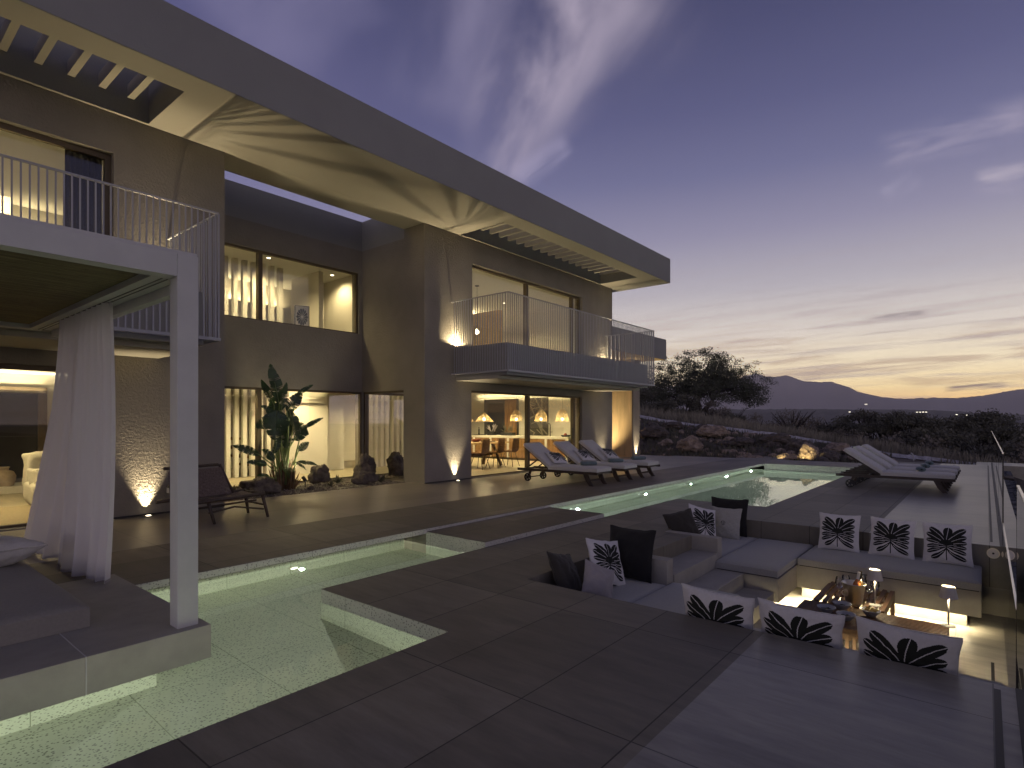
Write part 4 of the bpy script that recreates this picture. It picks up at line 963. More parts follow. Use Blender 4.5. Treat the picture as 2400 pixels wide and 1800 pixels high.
def herbs(b):
    rr = random.Random(5)
    b.box(15.8, 16.0, 13.95, 14.25, .962, 1.1)
    for k in range(16):
        x, y = 15.9 + rr.uniform(-.06, .06), 14.1 + rr.uniform(-.12, .12); d = Vector((rr.uniform(-.08, .08), rr.uniform(-.18, .18), rr.uniform(.15, .3)))
        b.tube([(x, y, 1.1), Vector((x, y, 1.1)) + d * .6, Vector((x, y, 1.1)) + d], [.006, .018, .003], 5)
t = thing('herb_planter', 'dark planter with pale spiky leaves on the island', 'planter', (15.9, 14.1, .96))
b = MB(); b.box(15.8, 16.0, 13.95, 14.25, .962, 1.1); b.build('pot', 'terra_pot', t)
b = MB(); rr = random.Random(5)
for k in range(16):
    x, y = 15.9 + rr.uniform(-.06, .06), 14.1 + rr.uniform(-.12, .12); d = Vector((rr.uniform(-.08, .08), rr.uniform(-.18, .18), rr.uniform(.15, .3)))
    b.tube([(x, y, 1.1), Vector((x, y, 1.1)) + d * .6, Vector((x, y, 1.1)) + d], [.006, .018, .003], 5)
b.build('leaves', 'linen_taupe', t)
t = thing('herb_planter', 'low dark planter with feathery leaves in front of the cabinet', 'planter', (15.9, 13.3, .96))
b = MB(); b.box(15.8, 16.0, 13.05, 13.6, .962, 1.07); b.build('pot', 'terra_pot', t)
b = MB()
for k in range(22):
    x, y = 15.9 + rr.uniform(-.06, .06), 13.3 + rr.uniform(-.25, .25); d = Vector((rr.uniform(-.08, .08), rr.uniform(-.2, .2), rr.uniform(.1, .33)))
    b.tube([(x, y, 1.07), Vector((x, y, 1.07)) + d * .6, Vector((x, y, 1.07)) + d], [.004, .012, .002], 5)
b.build('leaves', 'dark_plant', t)
small('pepper_mill', 'dark pepper mill among dishes at the left of the island', 'pepper mill', lambda b: (b.lathe([(0, .97), (.035, .97), (.022, 1.08), (.03, 1.16), (.012, 1.2), (.025, 1.24), (0, 1.26)], 15.75, 14.62, 14), b.box(15.7, 15.95, 14.45, 14.95, .962, .985)), 'frame_dark', (15.75, 14.62, .96))
small('fruit_tray', 'dark bowl with a red fruit at the right end of the island', 'bowl', lambda b: b.lathe([(0, .962), (.12, .962), (.17, 1.02), (.12, .98)], 15.8, 10.75, 20), 'frame_dark', (15.8, 10.75, .96))
small('apple', 'red fruit in the dark bowl on the island', 'fruit', lambda b: blob(b, 15.73, 15.83, 10.7, 10.8, .985, 1.08, 8, 2), 'paint_red', (15.78, 10.75, .985))
# passage seen through the corner window: fridge and panelling
t = thing('fridge', 'tall dark steel fridge seen through the corner window', 'fridge', (10.9, 12.6, .12))
b = MB(); b.box(10.75, 11.1, 12.05, 12.9, .12, 1.75); b.build('body', 'screen_dark', t); b = MB(); b.box(10.735, 10.749, 12.2, 12.45, .95, 1.25); b.build('dispenser', 'black_gloss', t)
b = MB(); b.box(10.75, 11.1, 11.9, 12.95, 1.76, 2.49); tag(b.build('wall_cabinet', 'island_wood'), 'wood cabinet above the fridge', 'cabinet')
# upper right room
t = thing('pendant_lamp', 'small glass pendant lit behind the balcony rail', 'pendant lamp', (13.85, 13, 4.3), 0)
b = MB(); b.lathe([(.05, 5.42), (.06, 5.40), (.06, 5.42)], 12.2, 11.4, 16); b.build('ceiling_rose', 'frame_dark', t); b = MB(); b.tube([(12.2, 11.4, 5.4), (12.2, 11.4, 4.15)], .004, 5); b.build('cord', 'frame_dark', t)
b = MB(); b.lathe([(.001, 4.0), (.05, 4.03), (.06, 4.08), (.02, 4.16)], 12.2, 11.4, 16); b.build('bulb_glass', 'lamp_on', t); light('POINT', 'bulb', (12.2, 11.4, 3.97), 8, WARM, t, shadow_soft_size=.05)
b = MB(); b.box(14.1, 14.3, 12.2, 14.5, 3.2, 5.1); tag(b.build('partition', 'panel_wood'), 'tall wood faced partition in the upper right room', 'partition')
b = MB(); b.box(12.9, 12.95, 13.2, 14.5, 3.2, 4.9); tag(b.build('wardrobe', 'screen_light'), 'grey wardrobe side in the upper right room', 'wardrobe')
t = thing('tv_screen', 'dark screen on the upper bedroom wall behind the rail', 'television', (11.0, 14.55, 4.3)); b = MB(); b.box(11.6, 12.8, 14.5, 14.58, 3.9, 4.7); b.build('screen', 'black_gloss', t)
t = thing('shelf_unit', 'white open shelves beside the wood partition', 'shelves', (13.6, 14.4, 3.2))
b = MB()
for z in (3.6, 4.05, 4.5, 4.95): b.box(13.1, 14.05, 14.2, 14.55, z, z + .05)
b.box(13.05, 13.1, 14.2, 14.55, 3.2, 5.0); b.build('shelf', 'plaster', t)

# ------------------------------------------------------------------ pavilion
pav = thing('pavilion', 'white daybed pavilion with a reed ceiling standing over the water', 'pavilion', (-.5, 6, .12))
b = MB(); b.box(-4, 1.70, 4.05, 6.05, -.105, .12); b.build('platform', 'bench_stone', pav, .004)
b = MB(); b.box(-3.8, 1.45, 4.30, 6.0, -.55, -.107); b.build('foundation', 'pool_terrazzo', pav)
b = MB(); b.box(.995, 1.001, 4.046, 6.05, -.104, .1215); b.build('joint', 'white_metal', pav)
for x, y in ((1.515, 4.12), (1.555, 6.22), (-3.5, 4.12), (-3.5, 7.65)):
    b = MB(); b.box(x, x + .13, y, y + .13, .12 if y < 5 else .1, 2.607); b.build('post', 'white_metal', pav, .003)
b = MB(); b.box(-3.37, 1.513, 4.122, 4.25, 2.455, 2.605); b.build('beam', 'white_metal', pav, .002)
b = MB(); b.box(-3.37, 1.513, 7.652, 7.78, 2.455, 2.605); b.build('beam', 'white_metal', pav)
b = MB(); b.box(1.58, 1.643, 4.252, 7.65, 2.385, 2.605); b.box(1.40, 1.579, 4.252, 7.65, 2.455, 2.605); b.build('beam', 'white_metal', pav)
b = MB(); b.box(1.465, 1.475, 4.26, 7.64, 2.452, 2.4545); b.box(1.50, 1.51, 4.26, 7.64, 2.452, 2.4545); b.build('curtain_track', 'frame_dark', pav)
b = MB(); b.box(-3.36, 1.398, 4.252, 7.65, 2.50, 2.53); b.build('ceiling', 'reeds', pav)
b = MB(); b.box(-3.37, 1.64, 4.13, 7.77, 2.607, 2.63); b.build('roof', 'white_metal', pav)
b = MB()
def cur(u, v):
    # u along the track (front to back), v from hem to track
    top = Vector((1.49 + .030 * math.sin(u * 60 + 2 * math.sin(u * 5)), 5.42 + 1.42 * u, 2.452))
    bx_ = 1.53 - .10 * u + .052 * math.sin(u * 50 + 2 * math.sin(u * 4)) + .03 * math.sin(u * 13)
    bot = Vector((bx_, 5.70 + 2.3 * u ** 1.25 + .05 * math.sin(u * 31), .128 + .01 * math.sin(u * 40)))
    k = 1 - v; k2 = k ** 1.35
    p = top.lerp(bot, k2); p.z = top.z + (bot.z - top.z) * k
    p.x += .03 * math.sin(math.pi * k) * math.sin(u * 9 + 1)
    return p
b.grid(cur, 260, 30)
t = thing('curtain', 'sheer white curtain gathered on the pavilion side, blown at the hem', 'curtain', (1.5, 6.3, .12))
b.build('fabric', 'sheer', t)
b = MB(); b.grid(lambda u, v: cur(u, v * .012) + Vector((.002, 0, 0)), 260, 1); b.build('hem', 'linen_taupe', t)
b = MB(); pad(b, -2.4, 1.16, 4.62, 6.9, .122, .30, .05, .015, 20)
tag(b.build('daybed_mattress', 'cushion_dark', None, 0, (-.6, 5.7, .12)), 'thick dark grey mattress on the pavilion platform', 'mattress')
o = bpy.data.objects.new('plain_pillow', PM['pale']); C.objects.link(o); o.matrix_world = Matrix.Translation((.90, 6.35, .40)) @ Matrix.Rotation(R(12), 4, 'Z') @ Matrix.Rotation(R(80), 4, 'X') @ Matrix.Scale(1.25, 4); tag(o, 'pale pillow lying on the pavilion mattress', 'pillow')

# ------------------------------------------------------------------ sun loungers (local +X towards the foot, origin at wheels' middle on ground)
def lounger():
    t = thing('sun_lounger', 'x', 'sun lounger', (0, 0, 0))
    b = MB()
    for s_ in (-1, 1): b.box(-.30, 1.86, s_ * .31 - .02, s_ * .31 + .02, .245, .30)
    for k in range(16): b.box(.58 + k * .079, .63 + k * .079, -.29, .29, .268, .288)
    b.box(-.28, -.24, -.29, .29, .25, .285); b.box(.28, .33, -.29, .29, .25, .285)
    b.box(1.80, 1.84, -.33, .33, .262, .295); b.build('frame', 'dark_wood', t)
    for s_ in (-1, 1):
        b = MB()
        pts = [(1.60, .25), (1.65, .13), (1.735, 0), (1.65, 0), (1.56, .10), (1.49, .25)]
        y0, y1 = s_ * .285 - .02, s_ * .285 + .02; n_ = len(pts)
        b.add([(x, y0, z) for x, z in pts] + [(x, y1, z) for x, z in pts], [tuple(range(n_)), tuple(range(2 * n_ - 1, n_ - 1, -1))] + [(i, (i + 1) % n_, (i + 1) % n_ + n_, i + n_) for i in range(n_)])
        b.build('leg', 'dark_wood', t)
    b = MB(); b.box(1.58, 1.60, -.265, .265, .09, .13); b.build('stretcher', 'dark_wood', t)
    for s_ in (-1, 1):
        b = MB(); y = s_ * .30
        b.smooth = True; b.tube([(-.02, y - .014, .092), (-.02, y + .014, .092)], [.092, .092], 28, False)
        rim = b.build('wheel', 'rubber', t)
        b = MB()
        for yy in (y - .013, y + .013):
            for k in range(28):
                a0, a1 = 2 * math.pi * k / 28, 2 * math.pi * (k + 1) / 28
                P_ = lambda a, r_: (-.02 + r_ * math.cos(a), yy, .092 + r_ * math.sin(a))
                b.quad(P_(a0, .066), P_(a1, .066), P_(a1, .092), P_(a0, .092)); b.quad(P_(a0, .0), P_(a1, .0), P_(a1, .03), P_(a0, .03))
        for k in range(5):
            a = 2 * math.pi * k / 5; b.bar((-.02 + .02 * math.cos(a), y, .092 + .02 * math.sin(a)), (-.02 + .07 * math.cos(a), y, .092 + .07 * math.sin(a)), .026, .022, (0, 1, 0))
        b.build('spokes', 'rubber', rim)
        b = MB(); b.bar((-.02, s_ * .27, .092), (.05, s_ * .27, .26), .05, .03, (0, 1, 0)); b.build('bracket', 'dark_wood', t)
    b = MB(); b.tube([(-.02, -.28, .092), (-.02, .28, .092)], .011, 8); b.build('axle', 'rubber', t)
    # raised back
    H = Vector((.56, 0, .31)); Tp = Vector((-.12, 0, .765)); d = (Tp - H)
    b = MB()
    for s_ in (-1, 1): b.bar(H + Vector((0, s_ * .25, 0)), Tp + Vector((0, s_ * .25, 0)) + d.normalized() * .0, .035, .03)
    for k in range(7): p = H + d * ((k + .5) / 7); b.bar(p + Vector((0, -.25, 0)), p + Vector((0, .25, 0)), .05, .015, d.normalized().cross(Vector((0, 1, 0))))
    b.bar((.25, -.22, .53), (-.12, -.22, .285), .025, .025); b.bar((.25, .22, .53), (-.12, .22, .285), .025, .025)
    b.build('backrest', 'dark_wood', t)
    # mattress in two folds
    b = MB(); pad(b, .56, 1.84, -.30, .30, .302, .40, .035, .008, 12); mt = b.build('mattress', 'mattress_pale', t)
    b = MB(); L = d.length + .06; pad(b, 0, L, -.30, .30, 0, .095, .035, .006, 12)
    dn = d.normalized(); up_ = Vector((dn.z * 1, 0, -dn.x)) ; up_ = Vector((-dn.z, 0, dn.x)) if up_.z < 0 else up_
    b.v = [tuple(H + Vector((0, 0, .012)) + dn * v[0] + Vector((0, v[1], 0)) + up_ * (v[2] + .012)) for v in b.v]; b.build('mattress', 'mattress_pale', t)
    return t
def towel_mesh():
    b = MB(); n = 26
    b.grid(lambda u, v: ((2 * u - 1) * .17 * (1 if 0 < v < 1 else 0), .085 * math.cos(2 * math.pi * v) * (1 - .10 * abs(2 * u - 1) ** 6), .052 + .050 * math.sin(2 * math.pi * v) * (1 - .15 * abs(2 * u - 1) ** 6) + .004 * math.sin(u * 9)), 20, n)
    b.v = [((x if abs(x) > 1e-6 or True else x), y, z) for x, y, z in b.v]
    return b
def towel():
    b = MB(); n = 20; sec = [(.085 * math.cos(a), .05 + .048 * math.sin(a)) for a in [2 * math.pi * k / n for k in range(n)]]
    st = [-.18, -.178, -.165, -.06, -.02, .0, .02, .06, .165, .178, .18]; sc_ = [.3, .8, .98, 1, .96, .90, .96, 1, .98, .8, .3]
    o = 0
    for x, s_ in zip(st, sc_): b.v += [(x, y * s_, .05 + (z - .05) * s_) for y, z in sec]
    for i in range(len(st) - 1):
        for k in range(n): b.f.append((i * n + k, i * n + (k + 1) % n, (i + 1) * n + (k + 1) % n, (i + 1) * n + k)); b.mi.append(0); b.sm.append(True)
    b.f.append(tuple(range(n))); b.mi.append(0); b.sm.append(True); b.f.append(tuple((len(st) - 1) * n + k for k in reversed(range(n)))); b.mi.append(0); b.sm.append(True)
    return b.mesh('rolled_towel', 'towel')
L0 = lounger(); TW = towel()
first = True
for grp, items, rz, wy, base in (('loungers lined up in front of the house', ((10.78, 'nearest lounger in front of the glass doors with a patterned pillow'), (11.98, 'middle lounger of the three in front of the glass doors'), (13.15, 'far lounger in front of the house')), -90, 8.17, .1),
                           ('loungers lined up on the right deck', ((15.09, 'nearest lounger of the right hand group, back raised over the pool edge'), (16.27, 'middle lounger of the right hand group'), (17.45, 'farthest lounger of the right hand group')), -90, 2.34, 0)):
    for x, lab in items:
        o = L0 if first else copy_tree(L0); first = False
        place(o, (x, wy, base), (0, 0, R(rz)), lab); o['group'] = grp
        tw = bpy.data.objects.new('rolled_towel', TW); C.objects.link(tw)
        tw.location = (x + .1, wy - 1.38 if base else wy - 1.25, base + .403); tw.rotation_euler = (0, 0, R(-35) if base else R(8))
        tag(tw, 'rolled towel on the ' + lab.split(' with')[0].split(',')[0], 'towel', 'rolled towels on the loungers')
for x, lab in ((10.80, 'black and white patterned pillow on the nearest lounger by the doors'), (12.0, 'black and white patterned pillow on the middle lounger by the doors'), (13.17, 'black and white patterned pillow on the far lounger by the doors')):
    pillow('print', (x, 7.45, .52), 270 - 8, 58, lab, 'patterned pillows on the house side loungers', 8)

# ------------------------------------------------------------------ woven chair by the post
t = thing('rope_chair', 'low lounge chair woven in rope on a dark wood frame', 'lounge chair', (3.7, 8.6, .1))
b = MB()
def wv(p0, p1, p2, p3, nu, nv):   # woven sheet with real over-under relief
    p0, p1, p2, p3 = map(Vector, (p0, p1, p2, p3)); nrm = (p1 - p0).cross(p3 - p0).normalized()
    b.grid(lambda u, v: p0.lerp(p1, u).lerp(p3.lerp(p2, u), v) + nrm * (.008 * math.sin(u * nu * math.pi) * math.sin(v * nv * math.pi)) - nrm * .03 * math.sin(math.pi * u), nu * 3, nv * 3)
wv((3.05, 8.62, .80), (3.75, 8.62, .82), (3.88, 8.55, .43), (3.05, 8.55, .40), 18, 12)
b.build('backrest', 'rope', t)
b = MB(); wv((3.05, 8.05, .40), (4.05, 8.05, .43), (4.05, 8.6, .45), (3.05, 8.6, .40), 20, 12); b.build('seat', 'rope', t)
b = MB(); b.tube([(3.0, 8.64, .84), (3.72, 8.64, .86)], .022, 8); b.tube([(3.74, 8.64, .86), (3.92, 8.60, .42)], .024, 8); b.tube([(2.9, 8.05, .40), (4.12, 8.05, .45)], .026, 8); b.tube([(2.9, 8.62, .40), (4.12, 8.62, .45)], .026, 8); b.tube([(4.10, 8.05, .44), (4.10, 8.62, .44)], .024, 8); b.build('frame', 'rope_wood', t)
for p, q in (((4.10, 8.08, .44), (4.17, 8.05, .1)), ((3.35, 8.08, .41), (3.42, 8.05, .1)), ((4.10, 8.6, .44), (4.16, 8.63, .1)), ((3.3, 8.6, .41), (3.2, 8.66, .1))):
    b = MB(); b.tube([p, q], [.026, .02], 8); b.build('leg', 'rope_wood', t)
b = MB(); b.tube([(3.36, 8.08, .25), (3.7, 8.08, .30), (4.12, 8.08, .22)], .014, 6); b.tube([(4.13, 8.08, .28), (4.14, 8.6, .28)], .014, 6); b.tube([(3.3, 8.3, .30), (4.12, 8.3, .33)], .014, 6); b.build('stretcher', 'rope_wood', t)

# ------------------------------------------------------------------ gravel bed, plant, rocks
b = MB(); b.grid(lambda u, v: (4.24 + 4.28 * u, 10.12 + 1.73 * v, .085 + .025 * noise.noise(Vector((u * 9, v * 5, 0))) + (.012 if 0 < v < 1 else 0)), 60, 24)
tag(b.build('gravel', 'gravel'), kind='stuff')
bg_ = MB(); rr = random.Random(11)
for k in range(2600):
    x, y = rr.uniform(4.3, 8.5), 10.13 + 1.6 * rr.random() ** 1.5; s_ = rr.uniform(.008, .02); m_ = Matrix.Translation((x, y, .102)) @ Matrix.Rotation(rr.uniform(0, 3), 4, Vector((rr.random(), rr.random(), 1)).normalized())
    bg_.box(-s_, s_, -s_ * .7, s_ * .7, -s_ * .5, s_ * .5, m_)
tag(bg_.build('pebbles', 'gravel'), kind='stuff')
def rock(name, x, y, z, sx, sy, sz, seed, label, m_='rock_dark', group=None, n=26):
    b = MB()
    def f(u, v):
        th = math.pi * (v - .5); ph = 2 * math.pi * u
        d = Vector((math.cos(th) * math.cos(ph), math.cos(th) * math.sin(ph), math.sin(th)))
        k = 1 + .32 * noise.noise(d * 1.3 + Vector((seed, 0, 0))) + .16 * noise.noise(d * 3.1 + Vector((0, seed, 0))) + .09 * noise.noise(d * 7 + Vector((0, 0, seed))) + .05 * noise.noise(d * 17 + Vector((seed, 0, seed)))
        c = -abs(noise.noise(d * 4 + Vector((seed, seed, 0)))) * .22
        return (x + d.x * sx * (k + c), y + d.y * sy * (k + c), z + sz * .55 + max(-.62, d.z) * sz * (k + c) * .62)
    b.grid(f, n * 2, n)
    return tag(b.build(name, m_, None, 0, (x, y, z)), label, 'rock', group)
GR = 'rocks in the gravel bed'
rock('boulder', 5.3, 10.5, .09, .36, .26, .30, 3, 'long dark boulder in the gravel left of the big plant', group=GR)
rock('boulder', 7.05, 11.35, .09, .26, .2, .36, 5, 'smooth rounded rock leaning in the gravel right of the plant', group=GR)
rock('boulder', 8.15, 11.2, .09, .24, .2, .52, 8, 'tall rock against the corner window mullion', group=GR)
rock('boulder', 7.65, 10.55, .09, .32, .2, .26, 9, 'low layered rock at the gravel edge right of the plant', group=GR)
rock('boulder', 6.35, 10.5, .08, .08, .06, .09, 12, 'small stone in front of the big plant', group=GR, n=10)
rock('boulder', 4.75, 11.0, .08, .2, .18, .3, 15, 'rock half hidden behind the woven chair', group=GR, n=14)
plant = thing('bird_of_paradise', 'tall bird of paradise plant with torn paddle leaves lit from below', 'plant', (6.05, 11.05, .1))
def big_leaf(base, tip, blade, width, seed, twist=0, dark=False):
    # stalk base -> blade start -> tip, real blade folded along its midrib
    base, blade, tip = Vector(base), Vector(blade), Vector(tip)
    rr = random.Random(seed)
    b = MB(); mid = base.lerp(blade, .5) + Vector((rr.uniform(-.04, .04), rr.uniform(-.04, .04), .03)); b.tube([base, mid, blade, blade.lerp(tip, .5) + Vector((0, 0, .02))], [.020, .015, .010, .004], 6)
    st = b.build('stalk', 'stalk', plant)
    b = MB(); d = (tip - blade); L = d.length; dn = d.normalized()
    side = dn.cross(Vector((0, -1, 0.25))).normalized(); side = (Matrix.Rotation(R(twist), 3, dn) @ side).normalized(); nrm = side.cross(dn).normalized()
    n = 22; tears = {rr.randrange(4, n - 2) for _ in range(4)}
    def mid_(t_): return blade + d * t_ + Vector((0, 0, -1)) * .10 * L * t_ * t_ + Vector((0, 0, 1)) * .06 * L * t_
    def wd(t_): return width * (math.sin(math.pi * min(1, t_ ** .75 * .97 + .02)) ** .7)
    for s_ in (-1, 1):
        for k in range(n):
            t0, t1 = k / n, (k + 1) / n; g = .35 / n if k in tears else 0
            droop = lambda t_: nrm * (-.16 * width * math.sin(t_ * 9 + seed)) + nrm * .25 * wd(t_)
            a0, a1 = mid_(t0), mid_(t1); jag = 1 + (rr.uniform(-.12, .05) if k % 3 == 0 else 0)
            p1 = mid_(t1 - g) + side * s_ * wd(t1) * jag + droop(t1) + dn * .08 * L * wd(t1) / max(width, .01) * .5; p0 = mid_(t0 + g) + side * s_ * wd(t0) * jag + droop(t0) + dn * .08 * L * wd(t0) / max(width, .01) * .5
            b.smooth = False; b.quad(a0, a1, p1, p0)
    b.build('leaf_blade', 'leaf_big', plant)
B0 = (6.0, 11.05, .25)
LV = [((5.74, 11.0, 2.66), (5.93, 11.0, 1.85), .13), ((5.60, 11.1, 2.33), (5.88, 11.1, 1.80), .09), ((6.05, 10.95, 2.30), (5.95, 10.95, 1.70), .09), ((6.42, 11.0, 2.10), (6.10, 11.0, 1.68), .13), ((6.72, 11.05, 2.28), (6.33, 11.05, 2.02), .05),
      ((5.45, 10.8, 1.80), (5.72, 10.8, 1.60), .08), ((5.33, 10.75, 1.40), (5.78, 10.75, 1.55), .15), ((5.62, 10.6, 1.15), (5.70, 10.65, 1.70), .24), ((6.87, 10.9, 1.58), (6.38, 10.9, 1.33), .05), ((6.18, 10.7, 1.15), (5.98, 10.7, 1.70), .13),
      ((6.45, 10.8, 1.22), (6.14, 10.8, 1.45), .11), ((4.87, 10.7, 1.06), (5.40, 10.75, .84), .08), ((5.18, 10.8, .72), (5.58, 10.8, .64), .08), ((5.37, 10.8, .46), (5.62, 10.8, .40), .05), ((6.68, 10.8, .58), (6.22, 10.8, .66), .05),
      ((6.36, 10.7, .50), (6.12, 10.7, .66), .04), ((6.50, 10.9, 1.30), (6.2, 10.9, 1.1), .10), ((6.53, 10.9, 1.06), (6.3, 10.9, .88), .08), ((5.80, 10.7, 1.20), (5.68, 10.75, .85), .07), ((6.05, 10.9, 1.5), (6.02, 10.9, .95), .14), ((5.9, 11.15, 2.0), (5.9, 11.15, 1.3), .16), ((6.25, 11.1, 1.75), (6.12, 11.1, 1.2), .13), ((5.55, 10.95, .95), (5.8, 10.95, .7), .10)]
rr = random.Random(4)
for i, (tp, bl, wdt) in enumerate(LV):
    big_leaf((6.03 + rr.uniform(-.18, .22), 11.05 + rr.uniform(-.12, .12), .2), tp, bl, wdt, i * 7 + 1, rr.uniform(-25, 25))
b = MB()
for k in range(46):
    a = rr.uniform(0, 6.28); q = rr.uniform(.05, .24); x, y = 6.05 + q * math.cos(a), 11.05 + q * math.sin(a) * .8; o_ = Vector((math.cos(a) * rr.uniform(.02, .2), math.sin(a) * .1, rr.uniform(.2, .65)))
    b.tube([(x, y, .08), Vector((x, y, .1)) + o_ * .5, Vector((x, y, .1)) + o_], [.03, .022, .003], 5)
b.build('sheath', 'sheath', plant)
t = thing('spike_light', 'small black spike light at the foot of the big plant', 'garden light', (6.46, 10.92, .1))
b = MB(); b.tube([(6.46, 10.92, .08), (6.46, 10.92, .25)], .012, 6); b.tube([(6.46, 10.90, .24), (6.43, 10.96, .33)], .035, 12); b.build('body', 'frame_dark', t)
light('SPOT', 'bulb', (6.43, 10.94, .345), 130, (1, .88, .55), t, (Vector((-.28, .22, 1)).normalized()).to_track_quat('-Z', 'Y').to_euler(), spot_size=R(105), spot_blend=.5, shadow_soft_size=.02)
def agave(x, y, z, s, label, m_='dark_plant', seed=0):
    b = MB(); rr = random.Random(seed)
    for k in range(18):
        a = k * 2.4; e = rr.uniform(.35, 1.1); L = s * rr.uniform(.7, 1); d = Vector((math.cos(a) * math.cos(e), math.sin(a) * math.cos(e), math.sin(e)))
        sd = Vector((-math.sin(a), math.cos(a), 0)) * s * .09; p = Vector((x, y, z))
        b.add([p - sd, p + sd, p + d * L * .5 + sd * 1.1, p + d * L + Vector((0, 0, -.05 * s)), p + d * L * .5 - sd * 1.1], [(0, 1, 2, 3, 4)])
    return tag(b.build('agave', m_, None, 0, (x, y, z)), label, 'plant', 'small spiky plants in the gravel')
agave(7.42, 11.2, .1, .28, 'spiky agave between the rounded rock and the tall rock', seed=1); agave(6.95, 10.75, .1, .2, 'low spiky plant in front of the rounded rock', seed=2); agave(8.15, 10.6, .1, .30, 'spiky plant to the right of the layered rock', seed=3); agave(5.05, 11.1, .1, .22, 'spiky plant behind the long dark boulder', seed=4)

# ------------------------------------------------------------------ terrain
def smooth(a, b_, x): t_ = max(0, min(1, (x - a) / (b_ - a))); return t_ * t_ * (3 - 2 * t_)
def hz(x, y):
    base = -.12
    azd = math.degrees(math.atan2(y, x)); D_ = math.hypot(x, y)
    line30 = .137 * max(-8, min(22, y)) - .52                    # height along x = 30
    ridge = -2.2 + .175 * max(-6, min(30, azd)) + .0 * D_
    z = base + (line30 - base) * smooth(21.5, 30, x)
    z = z + (ridge - line30) * smooth(31, 46, x) if x > 31 else z
    z -= 14 * smooth(60, 170, D_) + 12 * smooth(170, 600, D_)
    if y < -.6: z = min(z, -1.15 - .02 * (-y)) if x < 24 else z + (-1.15 - z) * smooth(-.4, -3, y) * smooth(46, 26, x)
    if x < 21.2 and y < 18 and y > -.5: z = -1.3
    return z + (.10 * noise.noise(Vector((x * .45, y * .45, 0))) + .3 * noise.noise(Vector((x * .08, y * .08, 3)))) * smooth(21.5, 26, x)
b = MB()
xs = [-60, -20, 0, 6, 12, 16, 20, 21, 21.6] + [22 + k * .6 for k in range(45)] + [50, 54, 60, 70, 85, 105, 130, 170, 230, 320, 450, 700, 1200, 2500, 6000, 12000]
ys = [-4000, -1500, -600, -250, -120, -60, -35, -22, -14, -9, -6, -4, -3, -2, -1.4, -1, -.6, -.4] + [k * .7 for k in range(48)] + [36, 42, 52, 70, 100, 160, 300, 700, 2000, 6000]
b.grid(lambda u, v: (lambda x, y: (x, y, hz(x, y)))(xs[round(u * (len(xs) - 1))], ys[round(v * (len(ys) - 1))]), len(xs) - 1, len(ys) - 1)
tag(b.build('ground', 'soil'), kind='structure')
# mountains as solid ridges
def ridge(name, pts, dist, depth, base, m_, seed, rough):
    b = MB(); c_, s_ = 1, 0
    P_ = []
    for i in range(len(pts) - 1):
        (a0, e0), (a1, e1) = pts[i], pts[i + 1]; n_ = max(2, int(abs(a1 - a0) * 5))
        for k in range(n_): t_ = k / n_; P_.append((a0 + (a1 - a0) * t_, e0 + (e1 - e0) * (t_ * t_ * (3 - 2 * t_) * .4 + t_ * .6)))
    P_.append(pts[-1])
    rows = [(0, -.5), (.35, .0), (.62, .42), (.85, .8), (1, 1), (1.25, .75), (1.8, 0)]
    def f(u, v):
        a, e = P_[round(u * (len(P_) - 1))]; k, hh = rows[round(v * (len(rows) - 1))]
        D_ = dist + depth * (k - 1); h = math.tan(R(e)) * dist
        jag = noise.noise(Vector((a * 2.3, seed, k * 2))) * rough * (.3 + .7 * (k != 1)) + noise.noise(Vector((a * 8, seed, k * 5))) * rough * .25
        return (D_ * math.cos(R(a)), D_ * math.sin(R(a)), base + (h - base) * hh + jag + 1.5 if hh > 0 else base * (1 - hh))
    b.grid(f, len(P_) - 1, len(rows) - 1); return tag(b.build(name, m_), kind='structure')
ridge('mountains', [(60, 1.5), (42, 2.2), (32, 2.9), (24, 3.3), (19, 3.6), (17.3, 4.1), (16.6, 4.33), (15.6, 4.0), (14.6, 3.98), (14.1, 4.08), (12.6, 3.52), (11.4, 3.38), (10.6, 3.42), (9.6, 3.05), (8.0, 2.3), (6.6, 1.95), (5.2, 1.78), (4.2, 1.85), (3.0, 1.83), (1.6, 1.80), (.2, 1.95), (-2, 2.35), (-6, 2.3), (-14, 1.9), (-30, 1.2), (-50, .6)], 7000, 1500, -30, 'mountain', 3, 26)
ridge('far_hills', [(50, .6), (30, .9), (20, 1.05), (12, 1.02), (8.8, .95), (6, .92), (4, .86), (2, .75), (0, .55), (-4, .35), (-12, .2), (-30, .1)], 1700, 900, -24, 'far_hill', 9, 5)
for k, (a, e) in enumerate(((9.1, .72), (4.35, .66), (4.15, .66), (3.95, .67), (3.75, .66), (7.9, 1.35), (1.8, .45), (1.2, .4))):
    D_ = 1480 if k != 5 else 5200; z = 1.5 + math.tan(R(e)) * D_; s_ = 1.0 if k != 5 else 5
    x, y = D_ * math.cos(R(a)), D_ * math.sin(R(a)); b = MB(); b.box(x - s_, x + s_, y - s_ * 1.6, y + s_ * 1.6, z, z + s_ * 1.2)
    tag(b.build('distant_house', 'town_light', None, 0, (x, y, z)), 'tiny lit house on the dark far hillside', 'house', 'tiny lights of the far town')
